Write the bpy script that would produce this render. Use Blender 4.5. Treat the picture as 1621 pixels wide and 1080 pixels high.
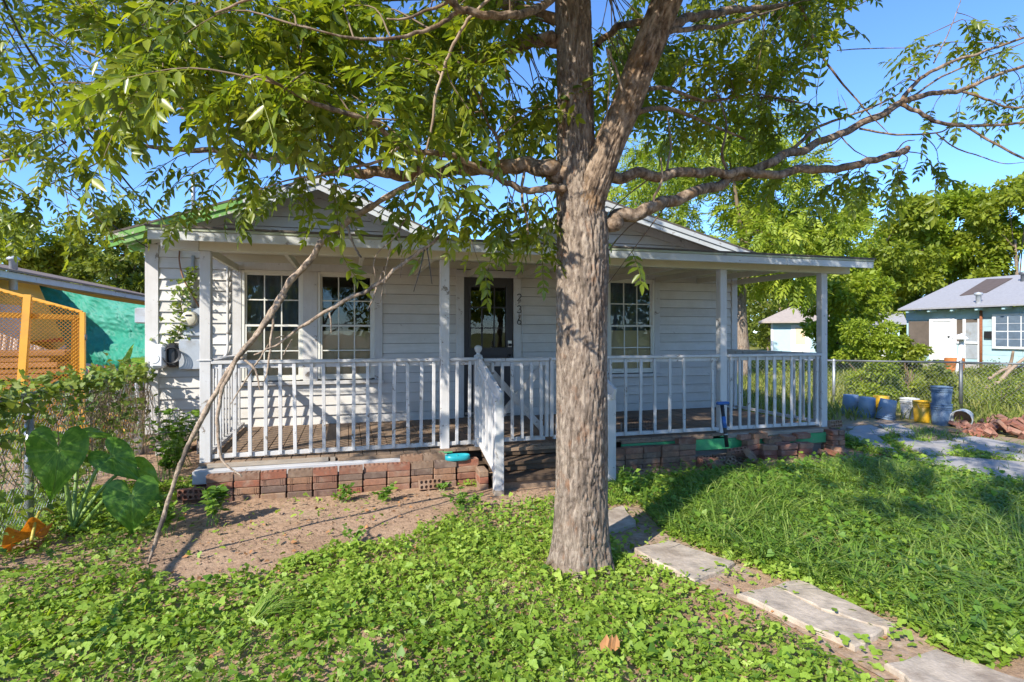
import bpy, bmesh, math, random
import numpy as np
from mathutils import Vector, Matrix, Euler, noise as mn
for o in list(bpy.data.objects): bpy.data.objects.remove(o)
random.seed(7); rng = np.random.default_rng(11)
scene = bpy.context.scene
R = math.radians

# ------------------------------------------------------------------ camera, sky, sun, exposure
EYE = 1.56
TH = R(16.2)                       # the house front is turned 16 degrees to the view
CT, ST = math.cos(TH), math.sin(TH)
FP, CX, HZ = 900.0, 810.5, 527.0   # focal length, centre column and horizon row in photo pixels
cam = bpy.data.cameras.new('camera'); camo = bpy.data.objects.new('camera', cam)
scene.collection.objects.link(camo); scene.camera = camo
camo.location = (0, 0, EYE); camo.rotation_euler = (R(90), 0, -TH)
cam.sensor_width = 36; cam.lens = FP/1621*36; cam.shift_y = -13/1621
cam.clip_start = 0.05; cam.clip_end = 3000
SUN_DIR = Vector((-0.80, -0.60, 0.66)).normalized()      # towards the sun
world = bpy.data.worlds.new('World'); scene.world = world; world.use_nodes = True
wn = world.node_tree; bg = wn.nodes['Background']
sky = wn.nodes.new('ShaderNodeTexSky'); sky.sky_type = 'NISHITA'; sky.sun_disc = False
sky.sun_elevation = math.asin(SUN_DIR.z); sky.sun_rotation = math.atan2(SUN_DIR.x, SUN_DIR.y)
sky.air_density = 1.0; sky.dust_density = 0.05; sky.ozone_density = 9.0; sky.altitude = 1500
wn.links.new(sky.outputs[0], bg.inputs[0]); bg.inputs[1].default_value = 0.15
sl = bpy.data.lights.new('sun', 'SUN'); sl.energy = 3.8; sl.angle = R(0.55); sl.color = (1.0, 0.93, 0.82)
slo = bpy.data.objects.new('sun', sl); scene.collection.objects.link(slo)
slo.rotation_euler = (-SUN_DIR).to_track_quat('-Z', 'Y').to_euler(); slo.location = (-10, -8, 12)
vs = scene.view_settings; vs.view_transform = 'Standard'; vs.look = 'None'; vs.gamma = 1; vs.use_curve_mapping = False
vs.exposure = 1.15
cy_ = scene.cycles; cy_.max_bounces = 6; cy_.diffuse_bounces = 3; cy_.glossy_bounces = 3; cy_.transmission_bounces = 4; cy_.transparent_max_bounces = 8

# ------------------------------------------------------------------ surveying helpers
def W(px, py, d):
    lat = (px-CX)/FP*d
    return Vector((CT*lat+ST*d, -ST*lat+CT*d, EYE+(HZ-py)/FP*d))
def G(px, py, z=0.0): return W(px, py, FP*(EYE-z)/(py-HZ))
def FX(px, Y):                       # X of a photo column on the plane y = Y
    k = (px-CX)/FP; d = Y/(CT-ST*k); return CT*k*d+ST*d
def FD(px, Y): return Y/(CT-ST*(px-CX)/FP)
def FZ(px, py, Y): return EYE+(HZ-py)/FP*FD(px, Y)
def FY(px, X):
    k = (px-CX)/FP; d = X/(CT*k+ST); return -ST*k*d+CT*d
def proj(P):                          # numpy world -> photo pixels and depth
    P = np.asarray(P, float); lat = CT*P[..., 0]-ST*P[..., 1]; d = ST*P[..., 0]+CT*P[..., 1]
    dd = np.where(np.abs(d) < 1e-6, 1e-6, d)
    return CX+FP*lat/dd, HZ-FP*(P[..., 2]-EYE)/dd, d

# ------------------------------------------------------------------ object helpers
COL = scene.collection
def link(o): COL.objects.link(o); return o
def parent_to(o, p):
    o.parent = p
    if p.type == 'EMPTY': o.matrix_parent_inverse = Matrix.Translation(-Vector(p.location))
def thing(name, label, cat, loc=(0, 0, 0), group=None, kind=None):
    o = link(bpy.data.objects.new(name, None)); o.location = loc; o.empty_display_size = .1
    return tag(o, label, cat, group, kind)
def tag(o, label=None, cat=None, group=None, kind=None):
    if label: o['label'] = label
    if cat: o['category'] = cat
    if group: o['group'] = group
    if kind: o['kind'] = kind
    return o
class MB:
    def __init__(s): s.v = []; s.f = []; s.sm = []
    def add(s, vs_, fs, smooth=False):
        b = len(s.v); s.v += [tuple(p) for p in vs_]
        s.f += [tuple(i+b for i in f) for f in fs]; s.sm += [smooth]*len(fs); return s
    def box(s, x0, x1, y0, y1, z0, z1, ch=0.0, M=None):
        if x0 > x1: x0, x1 = x1, x0
        if y0 > y1: y0, y1 = y1, y0
        if z0 > z1: z0, z1 = z1, z0
        if ch <= 0:
            V = [(x, y, z) for z in (z0, z1) for y in (y0, y1) for x in (x0, x1)]
            F = [(0, 2, 3, 1), (4, 5, 7, 6), (0, 1, 5, 4), (2, 6, 7, 3), (0, 4, 6, 2), (1, 3, 7, 5)]
        else:
            V = []; idx = {}
            lo = (x0, y0, z0); hi = (x1, y1, z1)
            ch = min(ch, .45*(x1-x0), .45*(y1-y0), .45*(z1-z0))
            for cx in (0, 1):
                for cy in (0, 1):
                    for cz in (0, 1):
                        cs = (cx, cy, cz)
                        for a in range(3):
                            p = []
                            for k in range(3):
                                base = hi[k] if cs[k] else lo[k]
                                if k != a: base += -ch if cs[k] else ch
                                p.append(base)
                            idx[(cs, a)] = len(V); V.append(tuple(p))
            F = []
            for a in range(3):
                b, c = (a+1) % 3, (a+2) % 3
                for sd in (0, 1):
                    q = []
                    for (u, w) in ((0, 0), (1, 0), (1, 1), (0, 1)):
                        cs = [0, 0, 0]; cs[a] = sd; cs[b] = u; cs[c] = w; q.append(idx[(tuple(cs), a)])
                    F.append(tuple(q) if sd else tuple(reversed(q)))
                for u in (0, 1):
                    for w in (0, 1):
                        c0 = [0, 0, 0]; c1 = [0, 0, 0]; c1[a] = 1
                        c0[b] = c1[b] = u; c0[c] = c1[c] = w
                        q = [idx[(tuple(c0), b)], idx[(tuple(c1), b)], idx[(tuple(c1), c)], idx[(tuple(c0), c)]]
                        F.append(tuple(q) if (u == w) == True else tuple(reversed(q)))
            for cx in (0, 1):
                for cy in (0, 1):
                    for cz in (0, 1):
                        cs = (cx, cy, cz); q = [idx[(cs, 0)], idx[(cs, 1)], idx[(cs, 2)]]
                        F.append(tuple(q) if (cx+cy+cz) % 2 else tuple(reversed(q)))
        if M is not None: V = [tuple(M @ Vector(p)) for p in V]
        return s.add(V, F)
    def beam(s, a, b, w, h, ch=0.0, up=(0, 0, 1)):
        a = Vector(a); b = Vector(b); L = (b-a).length; z = (b-a).normalized()
        x = Vector(up).cross(z)
        if x.length < 1e-5: x = Vector((1, 0, 0)).cross(z)
        x.normalize(); y = z.cross(x)
        M = Matrix((x, y, z)).transposed().to_4x4(); M.translation = a
        return s.box(-w/2, w/2, -h/2, h/2, 0, L, ch, M)
    def tube(s, pts, rad, sides=8, smooth=True, cap=True):
        V, F = tube_np(np.array([tuple(p) for p in pts], float), rad, sides, cap)
        return s.add(V.tolist(), F, smooth)
    def lathe(s, prof, seg=24, M=None, smooth=True):
        n = len(prof); V = []; F = []
        for i in range(seg):
            a = 2*math.pi*i/seg
            for (r, z) in prof: V.append((r*math.cos(a), r*math.sin(a), z))
        for i in range(seg):
            j = (i+1) % seg
            for k in range(n-1): F.append((i*n+k, j*n+k, j*n+k+1, i*n+k+1))
        if M is not None: V = [tuple(M @ Vector(p)) for p in V]
        return s.add(V, F, smooth)
    def poly(s, pts, depth):          # prism: polygon extruded by a vector
        n = len(pts); d = Vector(depth)
        V = [tuple(p) for p in pts]+[tuple(Vector(p)+d) for p in pts]
        F = [tuple(range(n-1, -1, -1)), tuple(range(n, 2*n))]+[(i, (i+1) % n, n+(i+1) % n, n+i) for i in range(n)]
        return s.add(V, F)
    def mesh(s, name):
        m = bpy.data.meshes.new(name); m.from_pydata(s.v, [], s.f)
        m.polygons.foreach_set('use_smooth', s.sm); m.validate(); m.update()
        return m
    def build(s, name, mat, parent=None):
        m = s.mesh(name); m.materials.append(mat)
        bm = bmesh.new(); bm.from_mesh(m); bmesh.ops.recalc_face_normals(bm, faces=bm.faces); bm.to_mesh(m); bm.free()
        o = link(bpy.data.objects.new(name, m))
        if parent: parent_to(o, parent)
        return o
def tube_np(P, rad, sides=8, cap=True):
    n = len(P); rad = np.broadcast_to(np.asarray(rad, float), (n,))
    T = np.gradient(P, axis=0); T /= np.linalg.norm(T, axis=1)[:, None]+1e-12
    up = np.array([0.0, 0, 1]) if abs(T[0][2]) < .9 else np.array([1.0, 0, 0])
    u = np.cross(T[0], up); u /= np.linalg.norm(u); U = [u]
    for i in range(1, n):
        u = u-T[i]*np.dot(u, T[i]); u /= np.linalg.norm(u)+1e-12; U.append(u)
    U = np.array(U); B = np.cross(T, U); a = np.arange(sides)*2*math.pi/sides
    V = P[:, None, :]+rad[:, None, None]*(np.cos(a)[None, :, None]*U[:, None, :]+np.sin(a)[None, :, None]*B[:, None, :])
    V = V.reshape(-1, 3); F = []
    for i in range(n-1):
        for k in range(sides):
            q = (k+1) % sides; F.append((i*sides+k, i*sides+q, (i+1)*sides+q, (i+1)*sides+k))
    if cap: F.append(tuple(range(sides-1, -1, -1))); F.append(tuple((n-1)*sides+k for k in range(sides)))
    return V, F
def smooth_path(pts, per=6):
    P = [np.array(p, float) for p in pts]; P = [2*P[0]-P[1]]+P+[2*P[-1]-P[-2]]; out = []
    for i in range(1, len(P)-2):
        for t in np.arange(per)/per:
            a, b, c, d = P[i-1], P[i], P[i+1], P[i+2]
            out.append(.5*((2*b)+(c-a)*t+(2*a-5*b+4*c-d)*t*t+(3*b-a-3*c+d)*t**3))
    out.append(P[-2]); return np.array(out)
def np_mesh(name, V, F, mat, parent=None, rnd=None, smooth=False, extra=None):
    """V (n,3), F (m,k) arrays; rnd is one value for each face, kept as attribute 'rnd'"""
    m = bpy.data.meshes.new(name); V = np.ascontiguousarray(V, np.float32); F = np.ascontiguousarray(F, np.int32)
    k = F.shape[1]; m.vertices.add(len(V)); m.vertices.foreach_set('co', V.ravel())
    m.loops.add(F.size); m.loops.foreach_set('vertex_index', F.ravel())
    m.polygons.add(len(F)); m.polygons.foreach_set('loop_start', np.arange(len(F), dtype=np.int32)*k)
    m.polygons.foreach_set('loop_total', np.full(len(F), k, np.int32))
    if smooth: m.polygons.foreach_set('use_smooth', np.ones(len(F), bool))
    m.update(calc_edges=True)
    if rnd is not None:
        at = m.attributes.new('rnd', 'FLOAT', 'FACE'); at.data.foreach_set('value', np.ascontiguousarray(rnd, np.float32))
    m.materials.append(mat)
    o = link(bpy.data.objects.new(name, m))
    if parent: parent_to(o, parent)
    return o

# ------------------------------------------------------------------ materials
def new_mat(name):
    m = bpy.data.materials.new(name); m.use_nodes = True; nt = m.node_tree
    return m, nt, nt.nodes['Principled BSDF']
def N(nt, t, **kw):
    n = nt.nodes.new('ShaderNode'+t)
    for k, v in kw.items(): setattr(n, k, v)
    return n
def coords(nt, scale=(1, 1, 1), shift=True):
    tc = N(nt, 'TexCoord'); mp = N(nt, 'Mapping'); mp.inputs['Scale'].default_value = scale
    nt.links.new(tc.outputs['Object'], mp.inputs[0])
    if shift:
        oi = N(nt, 'ObjectInfo'); ml = N(nt, 'MATH' if False else 'Math', operation='MULTIPLY'); ml.inputs[1].default_value = 37.0
        nt.links.new(oi.outputs['Random'], ml.inputs[0]); cb = N(nt, 'CombineXYZ')
        for i in range(3): nt.links.new(ml.outputs[0], cb.inputs[i])
        nt.links.new(cb.outputs[0], mp.inputs['Location'])
    return mp.outputs[0]
def noise(nt, vec, scale, detail=5, rough=.6, dist=0.0):
    n = N(nt, 'TexNoise'); n.inputs['Scale'].default_value = scale; n.inputs['Detail'].default_value = detail
    n.inputs['Roughness'].default_value = rough; n.inputs['Distortion'].default_value = dist
    nt.links.new(vec, n.inputs['Vector']); return n.outputs['Fac']
def ramp(nt, fac, stops, interp='LINEAR'):
    r = N(nt, 'ValToRGB'); r.color_ramp.interpolation = interp; e = r.color_ramp.elements
    while len(e) < len(stops): e.new(.5)
    for i, (p, c) in enumerate(stops):
        e[i].position = p; e[i].color = (*c, 1) if len(c) == 3 else c
    nt.links.new(fac, r.inputs[0]); return r.outputs[0]
def mixc(nt, fac, a, b, mode='MIX'):
    m = N(nt, 'Mix', data_type='RGBA', blend_type=mode)
    for sock, v in ((m.inputs[0], fac), (m.inputs[6], a), (m.inputs[7], b)):
        if isinstance(v, (int, float)): sock.default_value = v
        elif isinstance(v, tuple): sock.default_value = (*v, 1)
        else: nt.links.new(v, sock)
    return m.outputs[2]
def bump(nt, h, strength, dist, bsdf):
    b = N(nt, 'Bump'); b.inputs['Strength'].default_value = strength; b.inputs['Distance'].default_value = dist
    nt.links.new(h, b.inputs['Height']); nt.links.new(b.outputs[0], bsdf.inputs['Normal'])
def k3(c, f): return tuple(min(1, max(0, x*f)) for x in c)
def grey(f): return (f, f, f)
def painted(name, col, wear=.5, wood=(.22, .19, .16), rough=.6, grain=(14, 14, 1.2), dirt=(.30, .26, .20)):
    m, nt, b = new_mat(name); v = coords(nt)
    oi = N(nt, 'ObjectInfo')
    tint = ramp(nt, oi.outputs['Random'], [(0, k3(col, .93)), (1, k3(col, 1.05))])
    big = noise(nt, v, 2.3, 6, .65)
    c = mixc(nt, ramp(nt, big, [(.42, grey(0)), (.75, grey(.35))]), tint, dirt)
    fine = noise(nt, coords(nt, grain), 2.0, 7, .7)
    c = mixc(nt, ramp(nt, fine, [(.35, grey(.22)), (.6, grey(0))]), c, k3(col, .62))
    pe = noise(nt, v, 7.5, 8, .72, .6)
    pm = ramp(nt, pe, [(.70-.14*wear, grey(0)), (.715-.14*wear, grey(1))])
    c = mixc(nt, pm, c, wood)
    nt.links.new(c, b.inputs['Base Color']); b.inputs['Roughness'].default_value = rough
    bump(nt, fine, .25, .004, b); return m
def wooden(name, a, bcol, scale=(1, 1, 1), rough=.8, bs=.5, rings=9):
    m, nt, b = new_mat(name); v = coords(nt, scale)
    g = noise(nt, v, rings, 8, .7, .8); oi = N(nt, 'ObjectInfo')
    c = ramp(nt, g, [(.25, a), (.5, tuple((x+y)/2 for x, y in zip(a, bcol))), (.75, bcol)])
    tt = ramp(nt, oi.outputs['Random'], [(0, grey(.72)), (1, grey(1.0))])
    c = mixc(nt, 1.0, c, tt, 'MULTIPLY')
    blot = noise(nt, coords(nt), 3.1, 4); c = mixc(nt, ramp(nt, blot, [(.5, grey(0)), (.8, grey(.5))]), c, k3(a, .6))
    nt.links.new(c, b.inputs['Base Color']); b.inputs['Roughness'].default_value = rough
    bump(nt, g, bs, .004, b); return m
def plain(name, col, rough=.5, metal=0.0, var=.12, scale=6, bs=.1, spec=.5, dirt=None, dist=.004):
    m, nt, b = new_mat(name); v = coords(nt); n = noise(nt, v, scale, 6, .65)
    c = ramp(nt, n, [(.25, k3(col, 1-var)), (.75, k3(col, 1+var))])
    if dirt:
        d = noise(nt, v, scale*.4, 7, .7); c = mixc(nt, ramp(nt, d, [(.5, grey(0)), (.68, grey(.75))]), c, dirt)
    nt.links.new(c, b.inputs['Base Color']); b.inputs['Roughness'].default_value = rough
    b.inputs['Metallic'].default_value = metal; b.inputs['Specular IOR Level'].default_value = spec
    bump(nt, n, bs, dist, b); return m
def leafy(name, dark, mid, light, trans=.35, rough=.42, obj=False, spec=.35, tcol=None):
    m, nt, b = new_mat(name); at = N(nt, 'Attribute'); at.attribute_name = 'rnd'
    f = at.outputs['Fac']
    if obj:
        oi = N(nt, 'ObjectInfo'); mm = N(nt, 'Math', operation='ADD'); mm.use_clamp = True
        sb = N(nt, 'Math', operation='MULTIPLY_ADD'); sb.inputs[1].default_value = .4; sb.inputs[2].default_value = -.2
        nt.links.new(oi.outputs['Random'], sb.inputs[0]); nt.links.new(f, mm.inputs[0]); nt.links.new(sb.outputs[0], mm.inputs[1]); f = mm.outputs[0]
    c = ramp(nt, f, [(0, dark), (.45, mid), (1, light)])
    g = noise(nt, coords(nt), 23, 3); c = mixc(nt, ramp(nt, g, [(.35, grey(.25)), (.65, grey(0))]), c, k3(dark, .8))
    nt.links.new(c, b.inputs['Base Color']); b.inputs['Roughness'].default_value = rough
    b.inputs['Specular IOR Level'].default_value = spec
    tr = N(nt, 'BsdfTranslucent'); ms = N(nt, 'MixShader'); ms.inputs[0].default_value = trans
    t2 = mixc(nt, 1.0, c, tcol or (1.0, .95, .35), 'MULTIPLY'); t3 = mixc(nt, 1.0, t2, (1.9, 1.9, 1.9), 'MULTIPLY')
    nt.links.new(t3, tr.inputs[0]); out = nt.nodes['Material Output']
    nt.links.new(b.outputs[0], ms.inputs[1]); nt.links.new(tr.outputs[0], ms.inputs[2]); nt.links.new(ms.outputs[0], out.inputs[0])
    return m
def glassy(name, tint=(.92, .94, .93), rough=.0):
    m, nt, b = new_mat(name); nt.nodes.remove(b)
    fr = N(nt, 'Fresnel'); fr.inputs[0].default_value = 1.5
    v = coords(nt); bp = N(nt, 'Bump'); bp.inputs['Strength'].default_value = .06; bp.inputs['Distance'].default_value = .01
    nt.links.new(noise(nt, v, 3.5, 2), bp.inputs['Height'])
    gl = N(nt, 'BsdfGlossy'); gl.inputs['Roughness'].default_value = rough; nt.links.new(bp.outputs[0], gl.inputs['Normal'])
    tp = N(nt, 'BsdfTransparent'); tp.inputs[0].default_value = (*tint, 1)
    ms = N(nt, 'MixShader'); nt.links.new(fr.outputs[0], ms.inputs[0]); nt.links.new(tp.outputs[0], ms.inputs[1])
    nt.links.new(gl.outputs[0], ms.inputs[2]); nt.links.new(ms.outputs[0], nt.nodes['Material Output'].inputs[0]); return m

WHITE = (.60, .60, .62)
M = {}
M['siding'] = painted('siding_paint', (.60, .58, .545), .3, wood=(.36, .34, .31), grain=(1.2, 14, 14))
M['trim'] = painted('trim_paint', (.58, .57, .555), .6, grain=(14, 14, 1.2))
M['rail'] = painted('rail_paint', (.56, .555, .55), .62, grain=(14, 14, 1.5))
M['bounce_cream'] = painted('bounce_cream_paint', (.60, .58, .47), .3, grain=(1.2, 14, 14))  # beam and undersides: warm bounce light is put into this paint colour
M['fascia'] = painted('fascia_paint', (.52, .545, .54), .6, grain=(1.2, 14, 14))
M['green'] = painted('green_paint', (.13, .34, .05), .9, wood=(.40, .36, .30), grain=(1.5, 14, 14))
M['teal'] = painted('green_rim_paint', (.05, .36, .13), .5, wood=(.30, .26, .2), grain=(1.5, 14, 14))
M['sash'] = plain('vinyl_sash', (.66, .65, .58), .45, var=.05)
M['deck'] = wooden('deck_wood', (.17, .115, .075), (.36, .25, .165), (9, 1, 9), rings=3)
M['raw'] = wooden('weathered_wood', (.20, .17, .14), (.44, .37, .29), (1, 9, 9), rings=3)
M['darkwood'] = wooden('stained_step_wood', (.05, .033, .02), (.16, .10, .058), (1, 9, 9), rings=3)
M['shingle'] = plain('roof_shingle', (.10, .085, .07), .9, var=.4, scale=22, bs=.6)
M['door'] = plain('dark_door_paint', (.035, .032, .034), .45, var=.15, bs=.05)
M['glass'] = glassy('window_glass')
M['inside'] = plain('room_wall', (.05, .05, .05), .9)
M['shade'] = plain('tan_window_shade', (.66, .52, .33), .8, var=.12, scale=2)
M['curtain'] = plain('blue_curtain', (.10, .14, .19), .9, var=.3, scale=4)
M['black'] = plain('black_metal', (.02, .02, .022), .4)
M['chrome'] = plain('brushed_metal', (.5, .5, .5), .3, 1.0)
M['steel'] = plain('galvanised_steel', (.34, .36, .38), .45, .6, var=.25, scale=9)
M['darksteel'] = plain('weathered_steel', (.13, .14, .15), .5, .5, var=.3, scale=9)
M['greybox'] = plain('grey_painted_steel', (.38, .41, .44), .5, .2, var=.12, dirt=(.25, .22, .18))
M['plastic_white'] = plain('white_plastic', (.72, .73, .74), .35, var=.04)
M['copper'] = plain('brown_cable', (.25, .12, .06), .5)
M['meterglass'] = plain('meter_face', (.58, .54, .42), .25, var=.15, scale=14)
# bricks: the tone of each comes from its own random number
def brick_mat(name, stops):
    m, nt, b = new_mat(name); oi = N(nt, 'ObjectInfo'); base = ramp(nt, oi.outputs['Random'], stops)
    v = coords(nt); n = noise(nt, v, 30, 8, .75); n2 = noise(nt, v, 7, 4)
    c = mixc(nt, ramp(nt, n, [(.35, grey(.55)), (.62, grey(0))]), base, (.10, .06, .045))
    c = mixc(nt, ramp(nt, n2, [(.5, grey(0)), (.72, grey(.6))]), c, (.33, .25, .185))
    nt.links.new(c, b.inputs['Base Color']); b.inputs['Roughness'].default_value = .9
    bump(nt, n, .9, .006, b); return m
M['brick'] = brick_mat('fired_brick', [(0, (.30, .105, .058)), (.2, (.19, .095, .06)), (.4, (.30, .165, .095)), (.6, (.25, .165, .105)), (.8, (.12, .082, .068)), (1, (.36, .17, .10))])
M['rubble'] = brick_mat('red_brick_rubble', [(0, (.36, .13, .08)), (.5, (.27, .11, .075)), (1, (.42, .22, .15))])
M['slab'] = plain('stone_slab', (.41, .345, .275), .9, var=.4, scale=9, bs=1.0, dirt=(.22, .165, .12), dist=.014)
M['concrete'] = plain('concrete', (.36, .34, .32), .9, var=.2, scale=4, bs=.4, dirt=(.28, .25, .21))
M['crown'] = leafy('pecan_leaf', (.075, .11, .014), (.16, .21, .02), (.31, .335, .03), .47, .34, spec=.45)
M['crown_obj'] = leafy('pecan_leaf_near', (.075, .12, .014), (.155, .215, .02), (.29, .32, .03), .44, .32, obj=True, spec=.5)
M['clover'] = leafy('clover_leaf', (.11, .19, .024), (.235, .365, .042), (.40, .50, .09), .32, .5)
M['weed'] = leafy('weed_leaf', (.06, .135, .02), (.13, .255, .03), (.25, .36, .05), .32, .5)
M['grass'] = leafy('grass_blade', (.075, .15, .022), (.175, .29, .04), (.38, .43, .13), .32, .5)
M['drygrass'] = leafy('far_grass_blade', (.10, .15, .02), (.22, .25, .05), (.42, .38, .12), .3, .6)
M['vine'] = leafy('vine_leaf', (.05, .10, .02), (.12, .19, .03), (.27, .32, .07), .32, .5)
M['drystem'] = plain('dry_stem', (.24, .18, .11), .9, var=.4, scale=9)
M['twig'] = plain('twig_bark', (.17, .12, .075), .85, var=.35, scale=14)
M['dead'] = wooden('dead_branch_bark', (.20, .14, .095), (.46, .34, .23), (7, 7, 1.2), rings=3.5, bs=.7)
M['bgleaf_light'] = leafy('light_tree_leaf', (.11, .16, .015), (.23, .31, .026), (.42, .46, .05), .35, .5)
M['bgleaf_mid'] = leafy('tree_leaf', (.10, .135, .016), (.225, .28, .03), (.42, .45, .06), .40, .5)
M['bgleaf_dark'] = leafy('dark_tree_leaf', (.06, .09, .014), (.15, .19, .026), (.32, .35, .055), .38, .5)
M['elephant'] = leafy('elephant_ear_leaf', (.065, .16, .022), (.11, .245, .03), (.27, .40, .08), .42, .38, spec=.45)
M['elephant_light'] = leafy('young_elephant_ear_leaf', (.11, .24, .02), (.17, .31, .03), (.24, .40, .04), .4, .35, spec=.5)
M['stalk'] = plain('green_stalk', (.16, .26, .05), .5, var=.2)
M['orangeleaf'] = leafy('withered_leaf', (.42, .16, .02), (.55, .24, .025), (.62, .33, .05), .3, .4, tcol=(1, .7, .3))
M['brownleaf'] = plain('fallen_leaf', (.34, .16, .06), .8, var=.4)

# ------------------------------------------------------------------ ground
def inpoly(x, y, poly):
    x = np.asarray(x, float); y = np.asarray(y, float); res = np.zeros(x.shape, bool); n = len(poly)
    for i in range(n):
        (x1, y1), (x2, y2) = poly[i], poly[(i+1) % n]
        cond = ((y1 > y) != (y2 > y)) & (x < (x2-x1)*(y-y1)/((y2-y1) if y2 != y1 else 1e-9)+x1)
        res ^= cond
    return res
def gp(l): return [tuple(G(a, b)[:2]) for a, b in l]
BARE = gp([(215, 905), (300, 938), (420, 908), (470, 884), (560, 864), (640, 860), (668, 838), (735, 806), (880, 792), (875, 772), (300, 775), (250, 840)])
LITTER = gp([(-60, 850), (250, 845), (225, 905), (60, 960), (-60, 975)])
TRACK = gp([(958, 800), (1010, 798), (1060, 850), (1150, 888), (1240, 925), (1420, 985), (1580, 1090), (1380, 1090), (1185, 965), (1000, 895), (958, 850)])
DRIVE = gp([(1325, 668), (1420, 664), (1640, 690), (1700, 790), (1560, 760), (1450, 735), (1330, 695)])
_wn = [(rng.uniform(0, 6.28), rng.uniform(0, 6.28), rng.uniform(.6, 1)) for _ in range(60)]
def vnoise(x, y, f, seed=0):          # cheap smooth pseudo noise, about -1..1
    s = 0
    for i in range(6):
        a, p, w = _wn[(seed*6+i) % 60]; s = s+w*np.sin(f*(1+.35*i)*(x*math.cos(a)+y*math.sin(a))+p*3+1.3*np.sin(f*.7*(x*math.sin(a)-y*math.cos(a))+p))
    return s/3.2
def ground_h(x, y):
    near = np.exp(-((np.maximum(0, np.abs(x-2)-9))/3)**2-((np.maximum(0, np.abs(y-5)-7))/3)**2)
    h = near*(.012*vnoise(x, y, 2.2, 1)+.007*vnoise(x, y, 7, 2)+.004*vnoise(x, y, 19, 3))
    return h
gx = np.concatenate([-np.geomspace(900, 6.2, 34), np.arange(-6, 14.01, .1), np.geomspace(14.3, 900, 34)])
gy = np.concatenate([-np.geomspace(900, 1.2, 30), np.arange(-1, 11.01, .1), np.geomspace(11.3, 900, 34)])
GX, GY = np.meshgrid(gx, gy); nx, ny = len(gx), len(gy)
V = np.stack([GX, GY, ground_h(GX, GY)], -1).reshape(-1, 3)
ii = (np.arange(ny-1)[:, None]*nx+np.arange(nx-1)[None, :]).ravel()
F = np.stack([ii, ii+1, ii+nx+1, ii+nx], 1)
def ground_mat():
    m, nt, b = new_mat('sandy_soil'); v = coords(nt, shift=False)
    n1 = noise(nt, v, 1.3, 8, .65); n2 = noise(nt, v, 22, 8, .8); n3 = noise(nt, v, 6, 6, .7)
    c = ramp(nt, n1, [(.3, (.36, .235, .15)), (.5, (.49, .33, .22)), (.7, (.55, .39, .27))])
    c = mixc(nt, ramp(nt, n2, [(.36, grey(.6)), (.56, grey(0))]), c, (.17, .105, .065))
    c = mixc(nt, ramp(nt, n3, [(.52, grey(0)), (.70, grey(.55))]), c, (.21, .135, .085))
    # beyond the yard the soil carries short turf: greener with distance from the house front
    sx = N(nt, 'SeparateXYZ'); nt.links.new(v, sx.inputs[0])
    mr = N(nt, 'MapRange'); mr.inputs[1].default_value = 7.5; mr.inputs[2].default_value = 11; nt.links.new(sx.outputs[0], mr.inputs[0])
    turf = ramp(nt, n3, [(.3, (.12, .15, .03)), (.6, (.26, .25, .07)), (.75, (.36, .29, .13))])
    c = mixc(nt, mr.outputs[0], c, turf)
    nt.links.new(c, b.inputs['Base Color']); b.inputs['Roughness'].default_value = .95
    b.inputs['Specular IOR Level'].default_value = .15
    ad = N(nt, 'Math', operation='ADD'); nt.links.new(n2, ad.inputs[0]); nt.links.new(n3, ad.inputs[1])
    bump(nt, ad.outputs[0], .8, .02, b); return m
g = np_mesh('ground', V, F, ground_mat(), smooth=True); tag(g, kind='structure')

# ------------------------------------------------------------------ the house
YW, YP, YF = 8.18, 6.10, 5.75
XL, XR = FX(241.5, YW), FX(1161, YW)
DZ = .32                                           # deck top
house = thing('house', 'white wooden bungalow with twin gables and railed front porch, number 236', 'house', (1.96, 8.2, 0))
def part(name, mb, mat, parent=house): return mb.build(name, mat, parent)
WIN = []   # (x0, x1, z0, z1) of the glazed openings
for a, b in ((384, 479), (504, 592)): WIN.append((FX(a, YW), FX(b, YW), .93, 2.385))
WIN.append((FX(962, YW), FX(1034, YW), .93, 2.41))
DOOR = (FX(734, YW), FX(812.5, YW), .345, FZ(773, 440, YW))
holes = WIN+[DOOR]
# sheathing with the openings left free
fw = MB(); xs = sorted([XL]+[h for w in holes for h in w[:2]]+[XR])
for a, b in zip(xs[:-1], xs[1:]):
    hh = [w for w in holes if w[0] <= a+1e-6 and w[1] >= b-1e-6]
    if hh:
        w = hh[0]
        if w[2] > .37: fw.box(a, b, YW+.01, YW+.11, .28, w[2])
        fw.box(a, b, YW+.01, YW+.11, w[3], 2.75)
    else: fw.box(a, b, YW+.01, YW+.11, .28, 2.75)
M['felt'] = plain('building_felt', (.13, .12, .11), .95)
front_wall = part('front_wall', fw, M['felt'])
def lap_board(x0, x1, z0, z1, y=YW, t0=.027, t1=.003):
    mb = MB(); V = []
    for x in (x0, x1): V += [(x, y+.009, z0), (x, y-t0, z0+.001), (x, y-t0+.001, z0+.006), (x, y-t1, z1), (x, y+.009, z1)]
    return mb.add(V, [(0, 1, 2, 3, 4), (9, 8, 7, 6, 5)]+[(i, i+5, (i+1) % 5+5, (i+1) % 5) for i in range(5)])
TR = .115
cuts = [(WIN[0][0]-TR, WIN[1][1]+TR, WIN[0][2]-.09, WIN[0][3]+TR), (WIN[2][0]-.10, WIN[2][1]+.10, WIN[2][2]-.09, WIN[2][3]+TR), (DOOR[0]-.11, DOOR[1]+.11, .25, DOOR[3]+.11)]
z = .30; pitch = .139
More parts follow.
